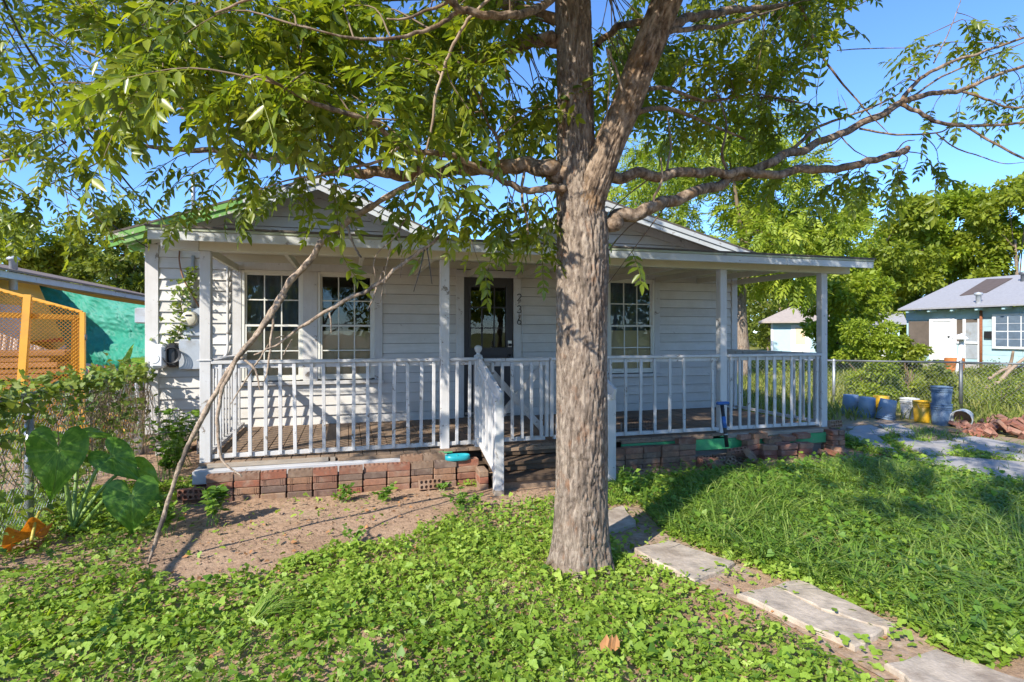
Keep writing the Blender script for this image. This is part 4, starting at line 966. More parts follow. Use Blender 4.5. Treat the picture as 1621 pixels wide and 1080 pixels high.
for (px, py, d, n) in ((1480, 45, 5.8, 4), (1470, 75, 5.7, 4), (1500, 70, 5.7, 4), (1530, 45, 5.8, 4), (1560, 60, 5.8, 4), (1580, 45, 5.8, 4), (1440, 105, 5.6, 4), (1430, 135, 5.6, 3), (1402, 140, 5.6, 2), (1540, 110, 5.8, 4), (1570, 85, 5.9, 4), (1600, 95, 5.9, 4), (1615, 130, 5.8, 4), (1520, 160, 5.6, 3), (1590, 165, 5.6, 4), (1615, 185, 5.5, 4), (1485, 160, 5.6, 3), (1560, 30, 5.8, 3), (1610, 160, 5.8, 3)):
    add_spray(W(px, py, d), n, .9)
# overhead, out of the picture: what shades the porch and the grass on the right
def overhead(n, x0, x1, y0, y1, z0, z1):
    c = 0; t_ = 0
    while c < n and t_ < 4000:
        t_ += 1
        p = np.array([ru(x0, x1), ru(y0, y1), ru(z0, z1)]); px, py, d = proj(p)
        if d > .3 and -160 < px < 1780 and -60-FP*.5/d < py < 1100: continue
        add_spray(p, random.randint(6, 9), 1.15); c += 1
overhead(105, .3, 4.2, 1.4, 5.4, 3.3, 6.0)
overhead(24, -1.8, .4, 3.6, 5.6, 4.0, 5.6)
overhead(75, -3.8, .6, 2.7, 4.7, 3.6, 5.6)
overhead(40, .5, 3.5, 2.5, 4.5, 3.2, 4.6)
overhead(26, .3, 2.8, .2, 2.1, 3.1, 4.4)
lo_, ld_, ls_, lr_ = [], [], [], []; TWV, TWF, toff = [], [], 0
for (p, n, s, dv) in sprays:
    j = int(np.argmin(np.sum((SK-p)**2, 1)+rng.uniform(0, .15, len(SK)))); a = SK[j]; dist = np.linalg.norm(p-a)
    if dist > .95: a = p+(a-p)/dist*ru(.35, .6)
    D = (p-a)/max(1e-6, np.linalg.norm(p-a)); tip = p+D*.12+np.array([ru(-.06, .06), ru(-.06, .06), -.06])
    mid = (a+tip)/2+np.array([ru(-.07, .07), ru(-.07, .07), ru(.0, .1)])
    P = smooth_path([a, mid, tip], 4); Vt, Ft = tube_np(P, np.linspace(.0055, .002, len(P)), 4, False)
    TWV.append(Vt); TWF.append(np.array(Ft)+toff); toff += len(Vt)
    sr_ = rng.uniform(0, 1)
    for k in range(n):
        t = .45+.55*(k+1)/n; q = P[min(len(P)-1, int(t*(len(P)-1)))]
        side = np.array([ru(-1, 1), ru(-1, 1), ru(-.55, .25)]); dr = D*ru(.15, .8)+side*.85+np.array([0, 0, -.28])
        if k == n-1: dr = D+np.array([0, 0, -.3])+side*.3
        lo_.append(q); ld_.append(dr); ls_.append(ru(.21, .32)*s); lr_.append(np.clip(sr_*.6+rng.uniform(0, .5), 0, 1))
lo_ = np.array(lo_); ld_ = np.array(ld_); ls_ = np.array(ls_); lr_ = np.array(lr_)
Rm = frames(ld_, rng.normal(0, .35, (len(lo_), 3))); wh = rng.integers(0, len(TEMPL), len(lo_))
px, py, dd = proj(lo_); seen = (dd > 0) & (px > -10) & (px < 1631) & (py > -10) & (py < 1090)
order = np.where(seen)[0]; order = order[np.argsort((dd/ls_)[order])]; near = order[:300]
isnear = np.zeros(len(lo_), bool); isnear[near] = True; rest = ~isnear
V, F, A = scatter(TEMPL, lo_[rest], Rm[rest], ls_[rest], wh[rest], lr_[rest])
crown = np_mesh('crown', V, F, M['crown'], tree, A); crown['kind'] = 'stuff'
tw = np_mesh('twigs', np.concatenate(TWV), np.concatenate(TWF), M['twig'], tree, smooth=True); tw['kind'] = 'stuff'
lm = []
for i, (TV, TF, TA) in enumerate(TEMPL):
    o = np_mesh('leaf_mesh', TV, TF, M['crown_obj'], None, TA); lm.append(o.data); bpy.data.objects.remove(o)
for i in near:
    o = link(bpy.data.objects.new('leaf', lm[wh[i]])); o.parent = crown
    mx = Matrix(Rm[i].tolist()).to_4x4(); mx.translation = lo_[i].tolist(); o.matrix_basis = mx @ Matrix.Scale(float(ls_[i]), 4)

# ------------------------------------------------------------------ the broken branch hanging to the ground
dbr = thing('broken_branch', 'long dead grey branch hanging from the tree and propped on the ground before the porch', 'branch', G(235, 893))
def dead(pts, name='stem', sides=10): return branch([(a, b, c, d*.78) for a, b, c, d in pts], 'deadlimb', sides, dbr, name, .35, False)
def dead_mat():
    m, nt, b = new_mat('mottled_dead_bark'); v = coords(nt, (1, 1, .7)); n1 = noise(nt, v, 38, 8, .75); n2 = noise(nt, v, 7, 6, .7)
    c = ramp(nt, n1, [(.35, (.12, .085, .06)), (.5, (.33, .25, .18)), (.65, (.52, .42, .32))]); c = mixc(nt, ramp(nt, n2, [(.52, grey(0)), (.62, grey(.85))]), c, (.06, .05, .045))
    nt.links.new(c, b.inputs['Base Color']); b.inputs['Roughness'].default_value = .9; bump(nt, n1, 1.0, .012, b); return m
M['deadlimb'] = dead_mat()
gd = G(234, 893); gdd = FP*EYE/(893-HZ)
dead([(234, 896, gdd, .013), (258, 820, 3.82, .017), (290, 725, 3.80, .020), (330, 640, 3.79, .022), (368, 580, 3.78, .023), (400, 537, 3.77, .024), (440, 475, 3.76, .026), (490, 410, 3.74, .027), (525, 372, 3.73, .027), (560, 345, 3.72, .028), (610, 315, 3.70, .026), (650, 290, 3.66, .024), (680, 275, 3.6, .022), (700, 272, 3.7, .02)])
dead([(383, 844-90, 3.55, .006), (352, 728, 3.58, .010), (345, 690, 3.60, .014), (347, 640, 3.62, .015), (360, 600, 3.64, .016), (382, 560, 3.67, .018), (420, 513, 3.72, .020), (452, 468, 3.75, .021)])
dead([(402, 562, 3.7, .006), (440, 545, 3.7, .009), (480, 515, 3.68, .013), (540, 480, 3.66, .016), (590, 455, 3.64, .017), (630, 425, 3.62, .016), (665, 398, 3.6, .016), (690, 380, 3.58, .014), (712, 360, 3.58, .012), (730, 340, 3.6, .010)], sides=9)
dead([(382, 566, 3.70, .011), (400, 580, 3.66, .010), (408, 600, 3.64, .007), (411, 618, 3.62, .004)])
dead([(434, 487, 3.75, .012), (430, 530, 3.72, .010), (427, 565, 3.70, .009), (424, 585, 3.68, .008), (418, 604, 3.66, .004)])
dead([(365, 640, 3.66, .004), (385, 608, 3.67, .006), (410, 570, 3.69, .007), (425, 545, 3.70, .004)])
dead([(551, 360, 3.70, .012), (556, 378, 3.66, .010), (565, 398, 3.63, .009), (572, 408, 3.62, .007)])
dead([(663, 285, 3.5, .006), (655, 325, 3.5, .007), (640, 350, 3.5, .007), (622, 378, 3.5, .006), (600, 398, 3.5, .004), (592, 415, 3.5, .003), (594, 440, 3.5, .002)])
dead([(622, 376, 3.5, .004), (612, 420, 3.5, .003), (602, 480, 3.5, .002)])
dead([(628, 372, 3.5, .003), (636, 402, 3.5, .0025), (634, 440, 3.5, .002)])
dead([(600, 445, 3.62, .004), (608, 430, 3.6, .003), (610, 470, 3.6, .002)])
dead([(596, 455, 3.62, .008), (590, 475, 3.62, .006), (582, 490, 3.6, .003)])
dead([(522, 495, 3.65, .008), (524, 515, 3.64, .006), (524, 528, 3.63, .003)])
dead([(452, 532, 3.68, .006), (445, 533, 3.66, .006), (436, 536, 3.65, .003)])
dead([(448, 563, 3.6, .004), (455, 550, 3.6, .004), (462, 537, 3.6, .003)])
for q in (((672, 395, 3.5), (664, 430, 3.5), (655, 462, 3.5)), ((676, 392, 3.5), (680, 420, 3.5), (684, 450, 3.5))): branch([(*q[0], .004), (*q[1], .003), (*q[2], .002)], 'black', 6, dbr, 'twig', .2, False)

# ------------------------------------------------------------------ small things on and by the porch
bz = .247
bowl_m = plain('turquoise_plastic', (.02, .30, .36), .35, var=.08)
bc = Vector((FX(724, 5.80), 5.79, bz))
bowl = thing('pet_bowl', 'turquoise double pet bowl sitting on top of the brick wall', 'pet bowl', bc)
mb = MB(); nsg = 40
def oval(rx, ry, z): return [(bc.x+rx*(abs(math.cos(a))**.7)*math.copysign(1, math.cos(a)), bc.y+ry*(abs(math.sin(a))**.8)*math.copysign(1, math.sin(a)), bc.z+z) for a in np.linspace(0, 2*math.pi, nsg, endpoint=False)]
rings = [oval(.108, .062, 0), oval(.13, .075, .012), oval(.128, .073, .05), oval(.122, .067, .056), oval(.114, .060, .05), oval(.10, .05, .02)]
V = [p for r_ in rings for p in r_]; F = [(k*nsg+i, k*nsg+(i+1) % nsg, (k+1)*nsg+(i+1) % nsg, (k+1)*nsg+i) for k in range(5) for i in range(nsg)]+[tuple(range(5*nsg, 6*nsg)), tuple(range(nsg-1, -1, -1))]
mb.add(V, F, True).build('basin', bowl_m, bowl); MB().box(bc.x-.012, bc.x+.012, bc.y-.058, bc.y+.058, bz+.015, bz+.048, .006).build('divider', bowl_m, bowl)
pole = thing('steel_pole', 'black pole with blue clamp head leaning on the porch post behind the bricks', 'pole', W(1149, 706, 6.55))
a, b = W(1151, 708, 6.42), W(1143, 641, 6.52)
MB().tube([a, a.lerp(b, .5), b], .022, 10).build('shaft', M['black'], pole)
blue = plain('blue_plastic', (.03, .12, .36), .4)
MB().tube([a.lerp(b, .45), a.lerp(b, .72)], .025, 10).build('sleeve', blue, pole)
MB().box(b.x-.07, b.x+.09, b.y-.03, b.y+.03, b.z, b.z+.035, .012).build('clamp_head', blue, pole)
MB().tube([a.lerp(b, .28), a.lerp(b, .31)], .026, 10).build('ring', M['chrome'], pole)
cage = thing('wire_cage', 'small dark wire cage lying on the porch deck behind the railing', 'cage', (FX(1005, 6.4), 6.4, DZ))
cx0, cx1 = FX(984, 6.35), FX(1034, 6.35); mb = MB()
for i in range(12):
    xx = cx0+(cx1-cx0)*i/11; mb.tube([(xx, 6.33, .322), (xx, 6.33, .46), (xx, 6.62, .46)], .0025, 4)
for k in range(5): mb.tube([(cx0, 6.33, .325+k*.034), (cx1, 6.33, .325+k*.034)], .0025, 4)
for k in range(5): mb.tube([(cx0, 6.33+.058*(k+1), .46), (cx1, 6.33+.058*(k+1), .46)], .0025, 4)
mb.build('wire_grid', M['black'], cage)
MB().box(cx0, cx1, 6.34, 6.62, .321, .328).build('tray', M['darksteel'], cage)
for xx in (cx0, cx1): MB().box(xx-.012, xx+.012, 6.34, 6.36, .33, .46, .003).build('corner_bar', M['raw'], cage)
# service wires
def wire(name, label, pts, r, grp):
    o = MB().tube(smooth_path([tuple(W(*p)) for p in pts], 8), r, 6).build(name, M['black']); tag(o, label, 'cable', grp)
wire('power_cable', 'thick black twisted power cable running down to the green roof edge', [(264, 353, 6.95), (232, 322, 6.6), (200, 288, 6.2), (110, 170, 5.3), (45, 78, 4.6), (10, 10, 4.2), (-60, -140, 3.6)], .010, 'service wires')
wire('power_cable', 'thin black cable just left of the thick one at the green roof edge', [(258, 352, 6.95), (225, 322, 6.6), (188, 290, 6.2), (100, 178, 5.3), (36, 86, 4.6), (0, 20, 4.2), (-70, -130, 3.6)], .006, 'service wires')
wire('phone_cable', 'lowest thin black cable crossing the leaves to the house corner', [(234, 392, 7.1), (190, 365, 6.8), (153, 336, 6.5), (85, 272, 5.9), (23, 192, 5.3), (-60, 80, 4.7)], .006, 'service wires')

# ------------------------------------------------------------------ chain-link fences
def chain(mb, A, B, z0, z1, cell=.055, r=.0017):
    A = Vector(A); B = Vector(B); L = (B-A).length; u = (B-A)/L; n = int(L/cell); H = z1-z0; rows = int(H/(cell/1.0))
    for i in range(n):
        for s in (0, 1):
            pts = []
            for k in range(rows+1):
                off = ((k+s) % 2)*cell; p = A+u*min(L, i*cell+off); pts.append((p.x, p.y, z0+H*k/rows))
            V, F = tube_np(np.array(pts), r, 3, False); mb.add(V.tolist(), F)
def post(x, y, h, r, mat, parent, lean=(0, 0)):
    MB().tube([(x, y, -.05), (x+lean[0], y+lean[1], h)], r, 12).build('post', mat, parent)
    MB().lathe([(0, h+.02), (r*.6, h+.018), (r*1.15, h), (r*1.15, h-.03)], 12, Matrix.Translation((x+lean[0], y+lean[1], 0))).build('post_cap', mat, parent)
FXL = -2.41
fl = thing('chain_link_fence', 'vine-covered chain link fence running from the foreground to the house corner', 'fence', (FXL, 6.2, 0))
post(FXL, 5.38, 1.06, .030, M['steel'], fl); post(FXL-.12, 8.35, .98, .03, M['steel'], fl, (-.06, 0)); post(FXL, 2.4, 1.06, .03, M['steel'], fl)
MB().tube([(FXL, 2.4, 1.07), (FXL, 5.38, 1.07), (FXL-.08, 8.3, 1.03)], .021, 10).build('top_rail', M['steel'], fl)
mb = MB(); chain(mb, (FXL, 3.2, 0), (FXL, 5.38, 0), .04, 1.05); chain(mb, (FXL, 5.38, 0), (FXL-.1, 8.3, 0), .04, 1.03); mb.build('wire_mesh', M['steel'], fl)
fr = thing('chain_link_fence', 'chain link fence with dark top rail behind the row of buckets', 'fence', W(1440, 640, 11.8))
FP_ = [W(1100, 640, 13.9), W(1320, 640, 12.3), W(1521, 645, 11.5), W(1690, 650, 10.6)]
for i, p in enumerate(FP_): post(p.x, p.y, .98, .03 if i != 2 else .034, M['steel'] if i < 2 else M['darksteel'], fr)
mb = MB()
for p, q in zip(FP_[:-1], FP_[1:]):
    MB().tube([(p.x, p.y, .96), (q.x, q.y, .96)], .02, 10).build('top_rail', M['darksteel'] if p != FP_[0] else M['steel'], fr); chain(mb, (p.x, p.y, 0), (q.x, q.y, 0), .05, .95, .07, .0016)
mb.build('wire_mesh', M['steel'], fr)

# ------------------------------------------------------------------ buckets by the fence
bm_blue = plain('faded_blue_plastic', (.22, .31, .42), .5, var=.15, scale=7, dirt=(.36, .40, .44))
bm_white = plain('dirty_white_plastic', (.55, .56, .54), .45, var=.1, dirt=(.33, .30, .24))
bm_yel = plain('yellow_plastic', (.62, .36, .02), .4, var=.08, dirt=(.40, .24, .04))
bm_in = plain('dried_mud', (.20, .12, .08), .95, var=.3, scale=14, bs=.6)
def bucket(label, loc, mat, tilt=(0, 0), up=True, rimmat=None, mud=None, scale=1.0, grp='plastic buckets by the fence', handle=True):
    t = thing('bucket', label, 'bucket', loc, grp); h, r0, r1 = .365*scale, .13*scale, .15*scale
    Mx = Matrix.Translation(loc) @ Matrix.Rotation(R(tilt[1]), 4, 'Z') @ Matrix.Rotation(R(tilt[0]), 4, 'X')
    if not up: Mx = Mx @ Matrix.Translation((0, 0, h)) @ Matrix.Rotation(math.pi, 4, 'X')
    w = .006
    MB().lathe([(0, 0), (r0*.97, 0), (r0, .01), (r1, h), (r1-w, h), (r0-w, .012), (0, .012)], 32, Mx).build('body', mat, t)
    for k, zz in enumerate((h-.012, h-.055, h-.085)):
        rr_ = r0+(r1-r0)*zz/h; MB().lathe([(rr_-.002, zz-.006), (rr_+.009, zz-.005), (rr_+.009, zz+.005), (rr_-.002, zz+.006)], 32, Mx).build('rim', rimmat if rimmat and k == 0 else mat, t)
    if mud: MB().lathe([(0, h*.35), (r0*.6, h*.33), (r0+.25*(r1-r0), h*.36)], 24, Mx).build('mud', mud, t)
    if handle:
        P = [Mx @ Vector((r1*1.03*math.cos(a), -r1*.35*math.sin(a)-.02, h-.05-r1*1.0*math.sin(a))) for a in np.linspace(0, math.pi, 14)]
        MB().tube(P, .0028, 6).build('handle', M['steel'], t)
    return t
bucket('upturned pale blue bucket at the end of the row nearest the porch', G(1346, 655), bm_blue, (2, 0), False, handle=False)
bucket('upturned blue bucket, second of the row from the porch', G(1371, 660), bm_blue, (4, 20), False, handle=False)
bucket('blue bucket with yellow rim tipped sideways, third of the row', G(1401, 664), bm_blue, (10, 70), False, handle=False)
tb = bucket('yellow bucket hidden behind the tipped blue bucket', G(1395, 657), bm_yel, (0, 0), False, handle=False)
bucket('white bucket with pale lid rim and wire handle between blue and yellow ones', G(1440, 662), bm_white, (0, 30), True)
bucket('yellow bucket standing upright next to the stacked blue buckets', G(1461, 668), bm_yel, (0, 0), True)
bz_ = G(1490, 673)
bm_slate = plain('slate_blue_plastic', (.10, .16, .24), .5, var=.12, scale=7, dirt=(.20, .25, .30))
bucket('lower dark blue bucket of the stack of two', bz_, bm_slate, (0, 0), True)
bucket('upper dark blue bucket nested on the stack of two', bz_+Vector((.004, .002, .29)), bm_slate, (0.6, 0), True, handle=False)
bq = G(1527, 676)
bucket('white bucket lying on its side with dried mud inside, open to the front', bq+Vector((.22, .16, .145)), bm_white, (93, -62), True, mud=bm_in)

# ------------------------------------------------------------------ broad-leaved plants by the fence
EAR = [(0, 1.0), (.055, .90), (.15, .74), (.30, .52), (.44, .28), (.52, .02), (.52, -.20), (.44, -.40), (.30, -.50), (.17, -.47), (.07, -.33), (0, -.06)]
_el = np.concatenate([[0], np.cumsum([math.dist(a, b) for a, b in zip(EAR[:-1], EAR[1:])])]); _el /= _el[-1]
def ear_blade(L, Wd, fold=.18, wave=.03, seed=0):
    """heart-shaped pointed leaf, stalk joint near the origin, tip at +y, raised pale ribs, wavy rim"""
    r = random.Random(seed); nA, nR = 96, 9; V = [(0, 0, 0)]; F = []; A = []; veins = {0, 12, 22, 32, 41, 55, 64, 74, 84}
    def outline(i):
        t = i/nA*2; sg = 1 if t <= 1 else -1; t = t if t <= 1 else 2-t
        return sg*np.interp(t, _el, [p[0] for p in EAR])*Wd*1.5, np.interp(t, _el, [p[1] for p in EAR])*L*1.15
    for k in range(1, nR+1):
        q = k/nR
        for i in range(nA):
            x, y = outline(i); x *= q; y *= q; dv = min(min(abs(i-v), nA-abs(i-v)) for v in veins)
            z = fold*abs(x)*.9-.35*max(0, y)**2/L-.25*x*x/L+wave*L*(math.sin(i*.42+seed)+.6*math.sin(i*.19+2*seed))*q*q-.016*L*q*(1-q*.6)*(math.exp(-(dv/1.2)**2)*1.6-.5)
            V.append((x, y, z))
    for i in range(nA): F.append((0, 1+i, 1+(i+1) % nA)); A.append(.9)
    for k in range(nR-1):
        for i in range(nA):
            a, b = 1+k*nA+i, 1+k*nA+(i+1) % nA; F += [(a, a+nA, b+nA), (a, b+nA, b)]
            u = .78-.05*k if (i in veins and k < nR-2) else .15+.35*r.random()+.2*math.sin(k*1.9+i*.3+seed); A += [u, u]
    return np.array(V), np.array(F), np.clip(np.array(A), 0, 1)
def ear_plant(label, root, leaves, mat, light=None):
    t = thing('elephant_ear_plant', label, 'plant', root)
    for i, (c, face, tipd, L, Wd, mm) in enumerate(leaves):
        V, F, A = ear_blade(L*.62, Wd*.50, seed=i*3+int(root[0]*50)); y = Vector(tipd).normalized(); z = Vector(face); z = (z-y*z.dot(y)).normalized(); x = y.cross(z)
        m3 = np.array(Matrix((x, y, z)).transposed()); P = (m3 @ V.T).T+np.array(c)
        lf = np_mesh('leaf', P, F, mm or mat, t, A, smooth=True)
        c = Vector(c); r0 = Vector(root)+Vector((ru(-.06, .06), ru(-.06, .06), 0)); mid = r0.lerp(c, .6)+Vector((0, 0, .12))
        MB().tube(smooth_path([tuple(r0), tuple(mid), tuple(c)], 8), np.linspace(.018, .008, 17), 8).build('stalk', M['stalk'], t)
    return t
rt = W(118, 830, 4.45); rt.z = 0
ear_plant('big elephant ear plant with broad drooping green leaves at the fence post', rt, [
    (W(92, 712, 4.35), (.55, -.75, .55), (.10, -.35, -.85), .52, .50, None),
    (W(178, 722, 4.6), (.15, -.8, .5), (.75, -.25, -.60), .40, .36, None),
    (W(208, 785, 4.35), (.25, -.85, .45), (.15, -.35, -.9), .40, .46, None),
    (W(128, 687, 4.8), (.0, -.35, .9), (.95, -.1, .12), .34, .25, M['elephant_light']),
    (W(222, 742, 4.75), (.3, -.6, .6), (.75, .1, -.5), .28, .25, M['elephant_light']),
    (W(75, 690, 4.75), (-.2, -.3, .9), (.9, .2, .05), .30, .2, None)], M['elephant'])
rt2 = W(196, 700, 8.3); rt2.z = 0
ear_plant('tall pale elephant ear plant with upright leaves behind the fence corner', rt2, [
    (W(196, 585, 8.2), (-.3, -.9, .2), (.15, -.1, .95), .55, .20, M['elephant_light']), (W(176, 600, 8.3), (-.2, -.8, .5), (-.7, -.1, .5), .55, .34, M['elephant_light']),
    (W(212, 640, 8.4), (.5, -.8, .2), (.2, 0, -.95), .6, .2, M['elephant']), (W(222, 575, 8.6), (.1, -.5, .8), (.5, .3, .2), .45, .4, M['elephant_light']), (W(165, 605, 8.6), (0, -.5, .8), (-.5, -.2, -.1), .5, .35, M['elephant'])], M['elephant_light'])
wl = thing('withered_leaf', 'large withered orange leaf crumpled on the ground at the fence', 'leaf', G(40, 882))
V, F, A = ear_blade(.20, .20, .8, .16, 5); V[:, 2] *= 1.1
c0 = G(50, 868); m3 = np.array(Euler((R(-14), R(20), R(95))).to_matrix()); np_mesh('blade', (m3 @ V.T).T+np.array((c0.x, c0.y, .085)), F, M['orangeleaf'], wl, A, smooth=True)
MB().tube(smooth_path([tuple(W(50, 856, 4.0)), tuple(W(58, 820, 4.1)), tuple(W(70, 805, 4.2)), tuple(W(84, 812, 4.3))], 6), np.linspace(.012, .008, 19), 7).build('stalk', plain('yellow_stalk', (.42, .34, .05), .5), wl)
# croton with yellow leaves and a red flower
def tuft(name, label, cat, root, n, L, Wd, mat, spread=.5, up=1.0, stems=True, rnd=None, grp=None):
    t = thing(name, label, cat, root, grp); O = np.array(root)+rng.normal(0, 1, (n, 3))*np.array([.25, .25, 0])*spread
    D = np.stack([rng.normal(0, spread, n), rng.normal(0, spread, n), rng.uniform(.4, 1.2, n)*up], 1); S = rng.uniform(.6, 1.1, n)*L
    O[:, 2] += rng.uniform(0, .5, n)*L; lv = np.array([(0, 0, 0), (-Wd, .35, .03), (Wd, .35, .03), (-Wd*.85, .68, -.02), (Wd*.85, .68, -.02), (0, 1, -.16), (0, .35, -.02), (0, .68, -.07)]); lf = leaflet()[1]
    V, F, A = scatter([(lv, lf, np.full(len(lf), .5))], O, frames(D, rng.normal(0, .5, (n, 3))), S, None, rng.uniform(0, 1, n))
    o = np_mesh('foliage', V, F, mat, t, A); return t
M['croton'] = leafy('croton_leaf', (.55, .20, .01), (.62, .42, .02), (.45, .48, .04), .35, .35, tcol=(1, .8, .3))
q = W(165, 700, 7.2); q.z = .1; tuft('croton_plant', 'yellow and orange croton plant behind the wire fence', 'plant', q, 90, .42, .09, M['croton'], .45)
q = W(228, 690, 8.05); q.z = .15
rf = thing('red_flower', 'small red flower at the foot of the house corner', 'flower', q); MB().tube([q-Vector((0, 0, .15)), q+Vector((0, 0, .1))], .004, 5).build('stem', M['stalk'], rf)
mb = MB()
for k in range(6):
    a = k*1.05; mb.lathe([(0, 0), (.022, .01), (.03, .035), (.015, .055), (0, .06)], 8, Matrix.Translation(q+Vector((0, 0, .1))) @ Matrix.Rotation(a, 4, 'Z') @ Matrix.Rotation(R(55), 4, 'X'))
mb.build('petals', plain('red_petal', (.55, .02, .015), .5), rf)

# ------------------------------------------------------------------ leaf scatter: vines, weeds, clover, grass
OV = (np.array([(0, 0, 0), (-.36, .38, .05), (.36, .38, .05), (0, 1, -.05), (0, .42, -.03)]), np.array([(0, 4, 1), (0, 2, 4), (1, 4, 3), (4, 2, 3)]), np.full(4, .5))
HEART = (np.array([(0, .08, -.02), (-.30, -.05, .04), (.30, -.05, .04), (-.44, .30, .05), (.44, .30, .05), (0, 1, -.08), (0, .45, -.03)]), np.array([(0, 6, 3), (0, 3, 1), (0, 4, 6), (0, 2, 4), (3, 6, 5), (6, 4, 5)]), np.full(6, .5))
ROUND = (np.array([(0, 0, -.02), (-.36, .28, .05), (.36, .28, .05), (-.40, .66, .05), (.40, .66, .05), (0, .95, -.03)]), np.array([(0, 5, 3), (0, 3, 1), (0, 4, 5), (0, 2, 4)]), np.full(4, .5))
def trifoliate():
    V, F, A = [], [], []
    for k, a in enumerate((-75, 0, 75)):
        m = np.array(Matrix.Rotation(-R(a), 3, 'Z')); P = (m @ ROUND[0].T).T; V.append(P); F.append(ROUND[1]+6*k); A.append(ROUND[2])
    return np.concatenate(V), np.concatenate(F), np.concatenate(A)
TRI = trifoliate()
def pair():                          # two opposite pointed leaves and a small third
    V, F, A = [], [], []
    for k, (a, sc) in enumerate(((-88, 1.0), (92, .9), (5, .55))):
        m = np.array(Matrix.Rotation(-R(a), 3, 'Z')); V.append((m @ (OV[0]*sc).T).T); F.append(OV[1]+5*k); A.append(OV[2])
    return np.concatenate(V), np.concatenate(F), np.concatenate(A)
ROUND_P = pair()
def leaves(name, O, D, S, templ, mat, parent=None, rnd=None, roll=.4):
    n = len(O); V, F, A = scatter([templ], np.asarray(O, float), frames(np.asarray(D, float), rng.normal(0, roll, (n, 3))), np.asarray(S, float), None, rng.uniform(0, 1, n) if rnd is None else rnd)
    return np_mesh(name, V, F, mat, parent, A)
# vine over the fence
vine = thing('fence_vine', 'leafy vine with dry hanging stems smothering the wire fence', 'vine', (FXL, 6.5, 0))
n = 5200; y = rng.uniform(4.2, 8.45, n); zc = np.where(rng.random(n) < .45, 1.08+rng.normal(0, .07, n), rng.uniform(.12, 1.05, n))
keep = ~((y > 5.2) & (y < 5.5) & (rng.random(n) < .55)); keep &= ~((zc < .95) & (y > 7.0) & (rng.random(n) < .5))
keep &= rng.random(n) < np.clip(.55+.6*vnoise(y*2, zc*2, 2.1, 4), .08, 1)
y, zc = y[keep], zc[keep]; n = len(y)
O = np.stack([FXL-.03*(y-5.4)/3+rng.normal(0, .07, n), y, zc], 1); D = np.stack([rng.normal(.25, .6, n), rng.normal(-.2, .6, n), rng.normal(-.25, .5, n)], 1)
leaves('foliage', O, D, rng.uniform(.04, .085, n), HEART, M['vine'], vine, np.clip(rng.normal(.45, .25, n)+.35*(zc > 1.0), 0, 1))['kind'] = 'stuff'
mb = MB()
for i in range(240):
    yy = ru(4.3, 8.5) if i < 90 else ru(6.3, 8.6); z0 = ru(.75, 1.08); L = ru(.25, .8)
    P = [(FXL+ru(-.06, .10), yy, z0), (FXL+ru(-.08, .12), yy+ru(-.1, .1), z0-L*.5), (FXL+ru(-.08, .12), yy+ru(-.15, .15), max(.02, z0-L))]
    V, F = tube_np(np.array(P), .0035, 3, False); mb.add(V.tolist(), F)
mb.build('dry_stems', M['drystem'], vine)['kind'] = 'stuff'
# vine climbing by the meter
v2 = thing('climbing_vine', 'pale green vine climbing past the electric meter on the white wall', 'vine', (FX(272, YB), YB-.1, .9))
sp_ = smooth_path([tuple(W(270, 545, 7.25)), tuple(W(282, 525, 7.2)), tuple(W(288, 500, 7.2)), tuple(W(286, 480, 7.2)), tuple(W(292, 462, 7.2)), tuple(W(300, 445, 7.2)), tuple(W(306, 425, 7.2))], 12)
MB().tube(sp_, .006, 6).build('stem', M['drystem'], v2)
n = 330; k = rng.integers(0, len(sp_), n); wgt = np.where(k < 60, .085, .04)[:, None]; O = sp_[k]+rng.normal(0, 1, (n, 3))*np.concatenate([wgt, wgt*.4, wgt*.6], 1)
leaves('foliage', O, np.stack([rng.normal(0, .6, n), rng.normal(-.5, .4, n), rng.normal(-.3, .5, n)], 1), rng.uniform(.03, .075, n), HEART, M['vine'], v2, np.clip(rng.normal(.65, .25, n), 0, 1))
# weeds along the house and in the bare soil
def weed(label, root, n, hgt, spread, ls=.06, mat='weed', name='weed', grp=None):
    root = Vector(root); t = thing(name, label, 'weed', root, grp); ns = max(3, n//14); O = []; D = []
    mb = MB()
    for s in range(ns):
        a = ru(0, 6.28); tip = root+Vector((math.cos(a)*ru(.1, 1)*spread, math.sin(a)*ru(.1, 1)*spread, ru(.5, 1)*hgt)); b0 = root+Vector((ru(-.3, .3)*spread, ru(-.3, .3)*spread, 0)); P = smooth_path([tuple(b0), tuple(b0.lerp(tip, .55)+Vector((0, 0, .1*hgt))), tuple(tip)], 5)
        V, F = tube_np(P, .003, 4, False); mb.add(V.tolist(), F)
        for k in range(n//ns):
            i_ = random.randint(3, len(P)-1); O.append(P[i_]); aa = ru(0, 6.28); D.append((math.cos(aa), math.sin(aa), ru(-.4, .5)))
    mb.build('stems', M['stalk'], t); leaves('foliage', O, D, rng.uniform(.6, 1.2, len(O))*ls, OV, M[mat], t)
    return t
weed('tall leafy weeds growing from under the house corner by the pier', (FX(285, 7.4), 7.4, 0), 420, .75, .38, .08)
weed('leafy weeds beside the porch side between house pier and bricks', (FX(262, 6.6), 6.7, 0), 260, .55, .3, .08)
weed('upright weed with long leaves at the foot of the brick wall corner', G(335, 832), 120, .36, .14, .085)
weed('low spreading weed beside the propped branch end', G(262, 850), 110, .30, .14, .07)
weed('small weed clump before the brick wall, nearer the branch', G(545, 795), 110, .17, .12, .05)
weed('small weed clump before the brick wall, nearer the single brick', G(605, 795), 110, .16, .13, .05)
weed('weed clump left of the stair post on the soil', G(700, 778), 60, .1, .1, .045)
weed('bright weed patch in the soil before the stair post', G(735, 808), 150, .16, .2, .05)
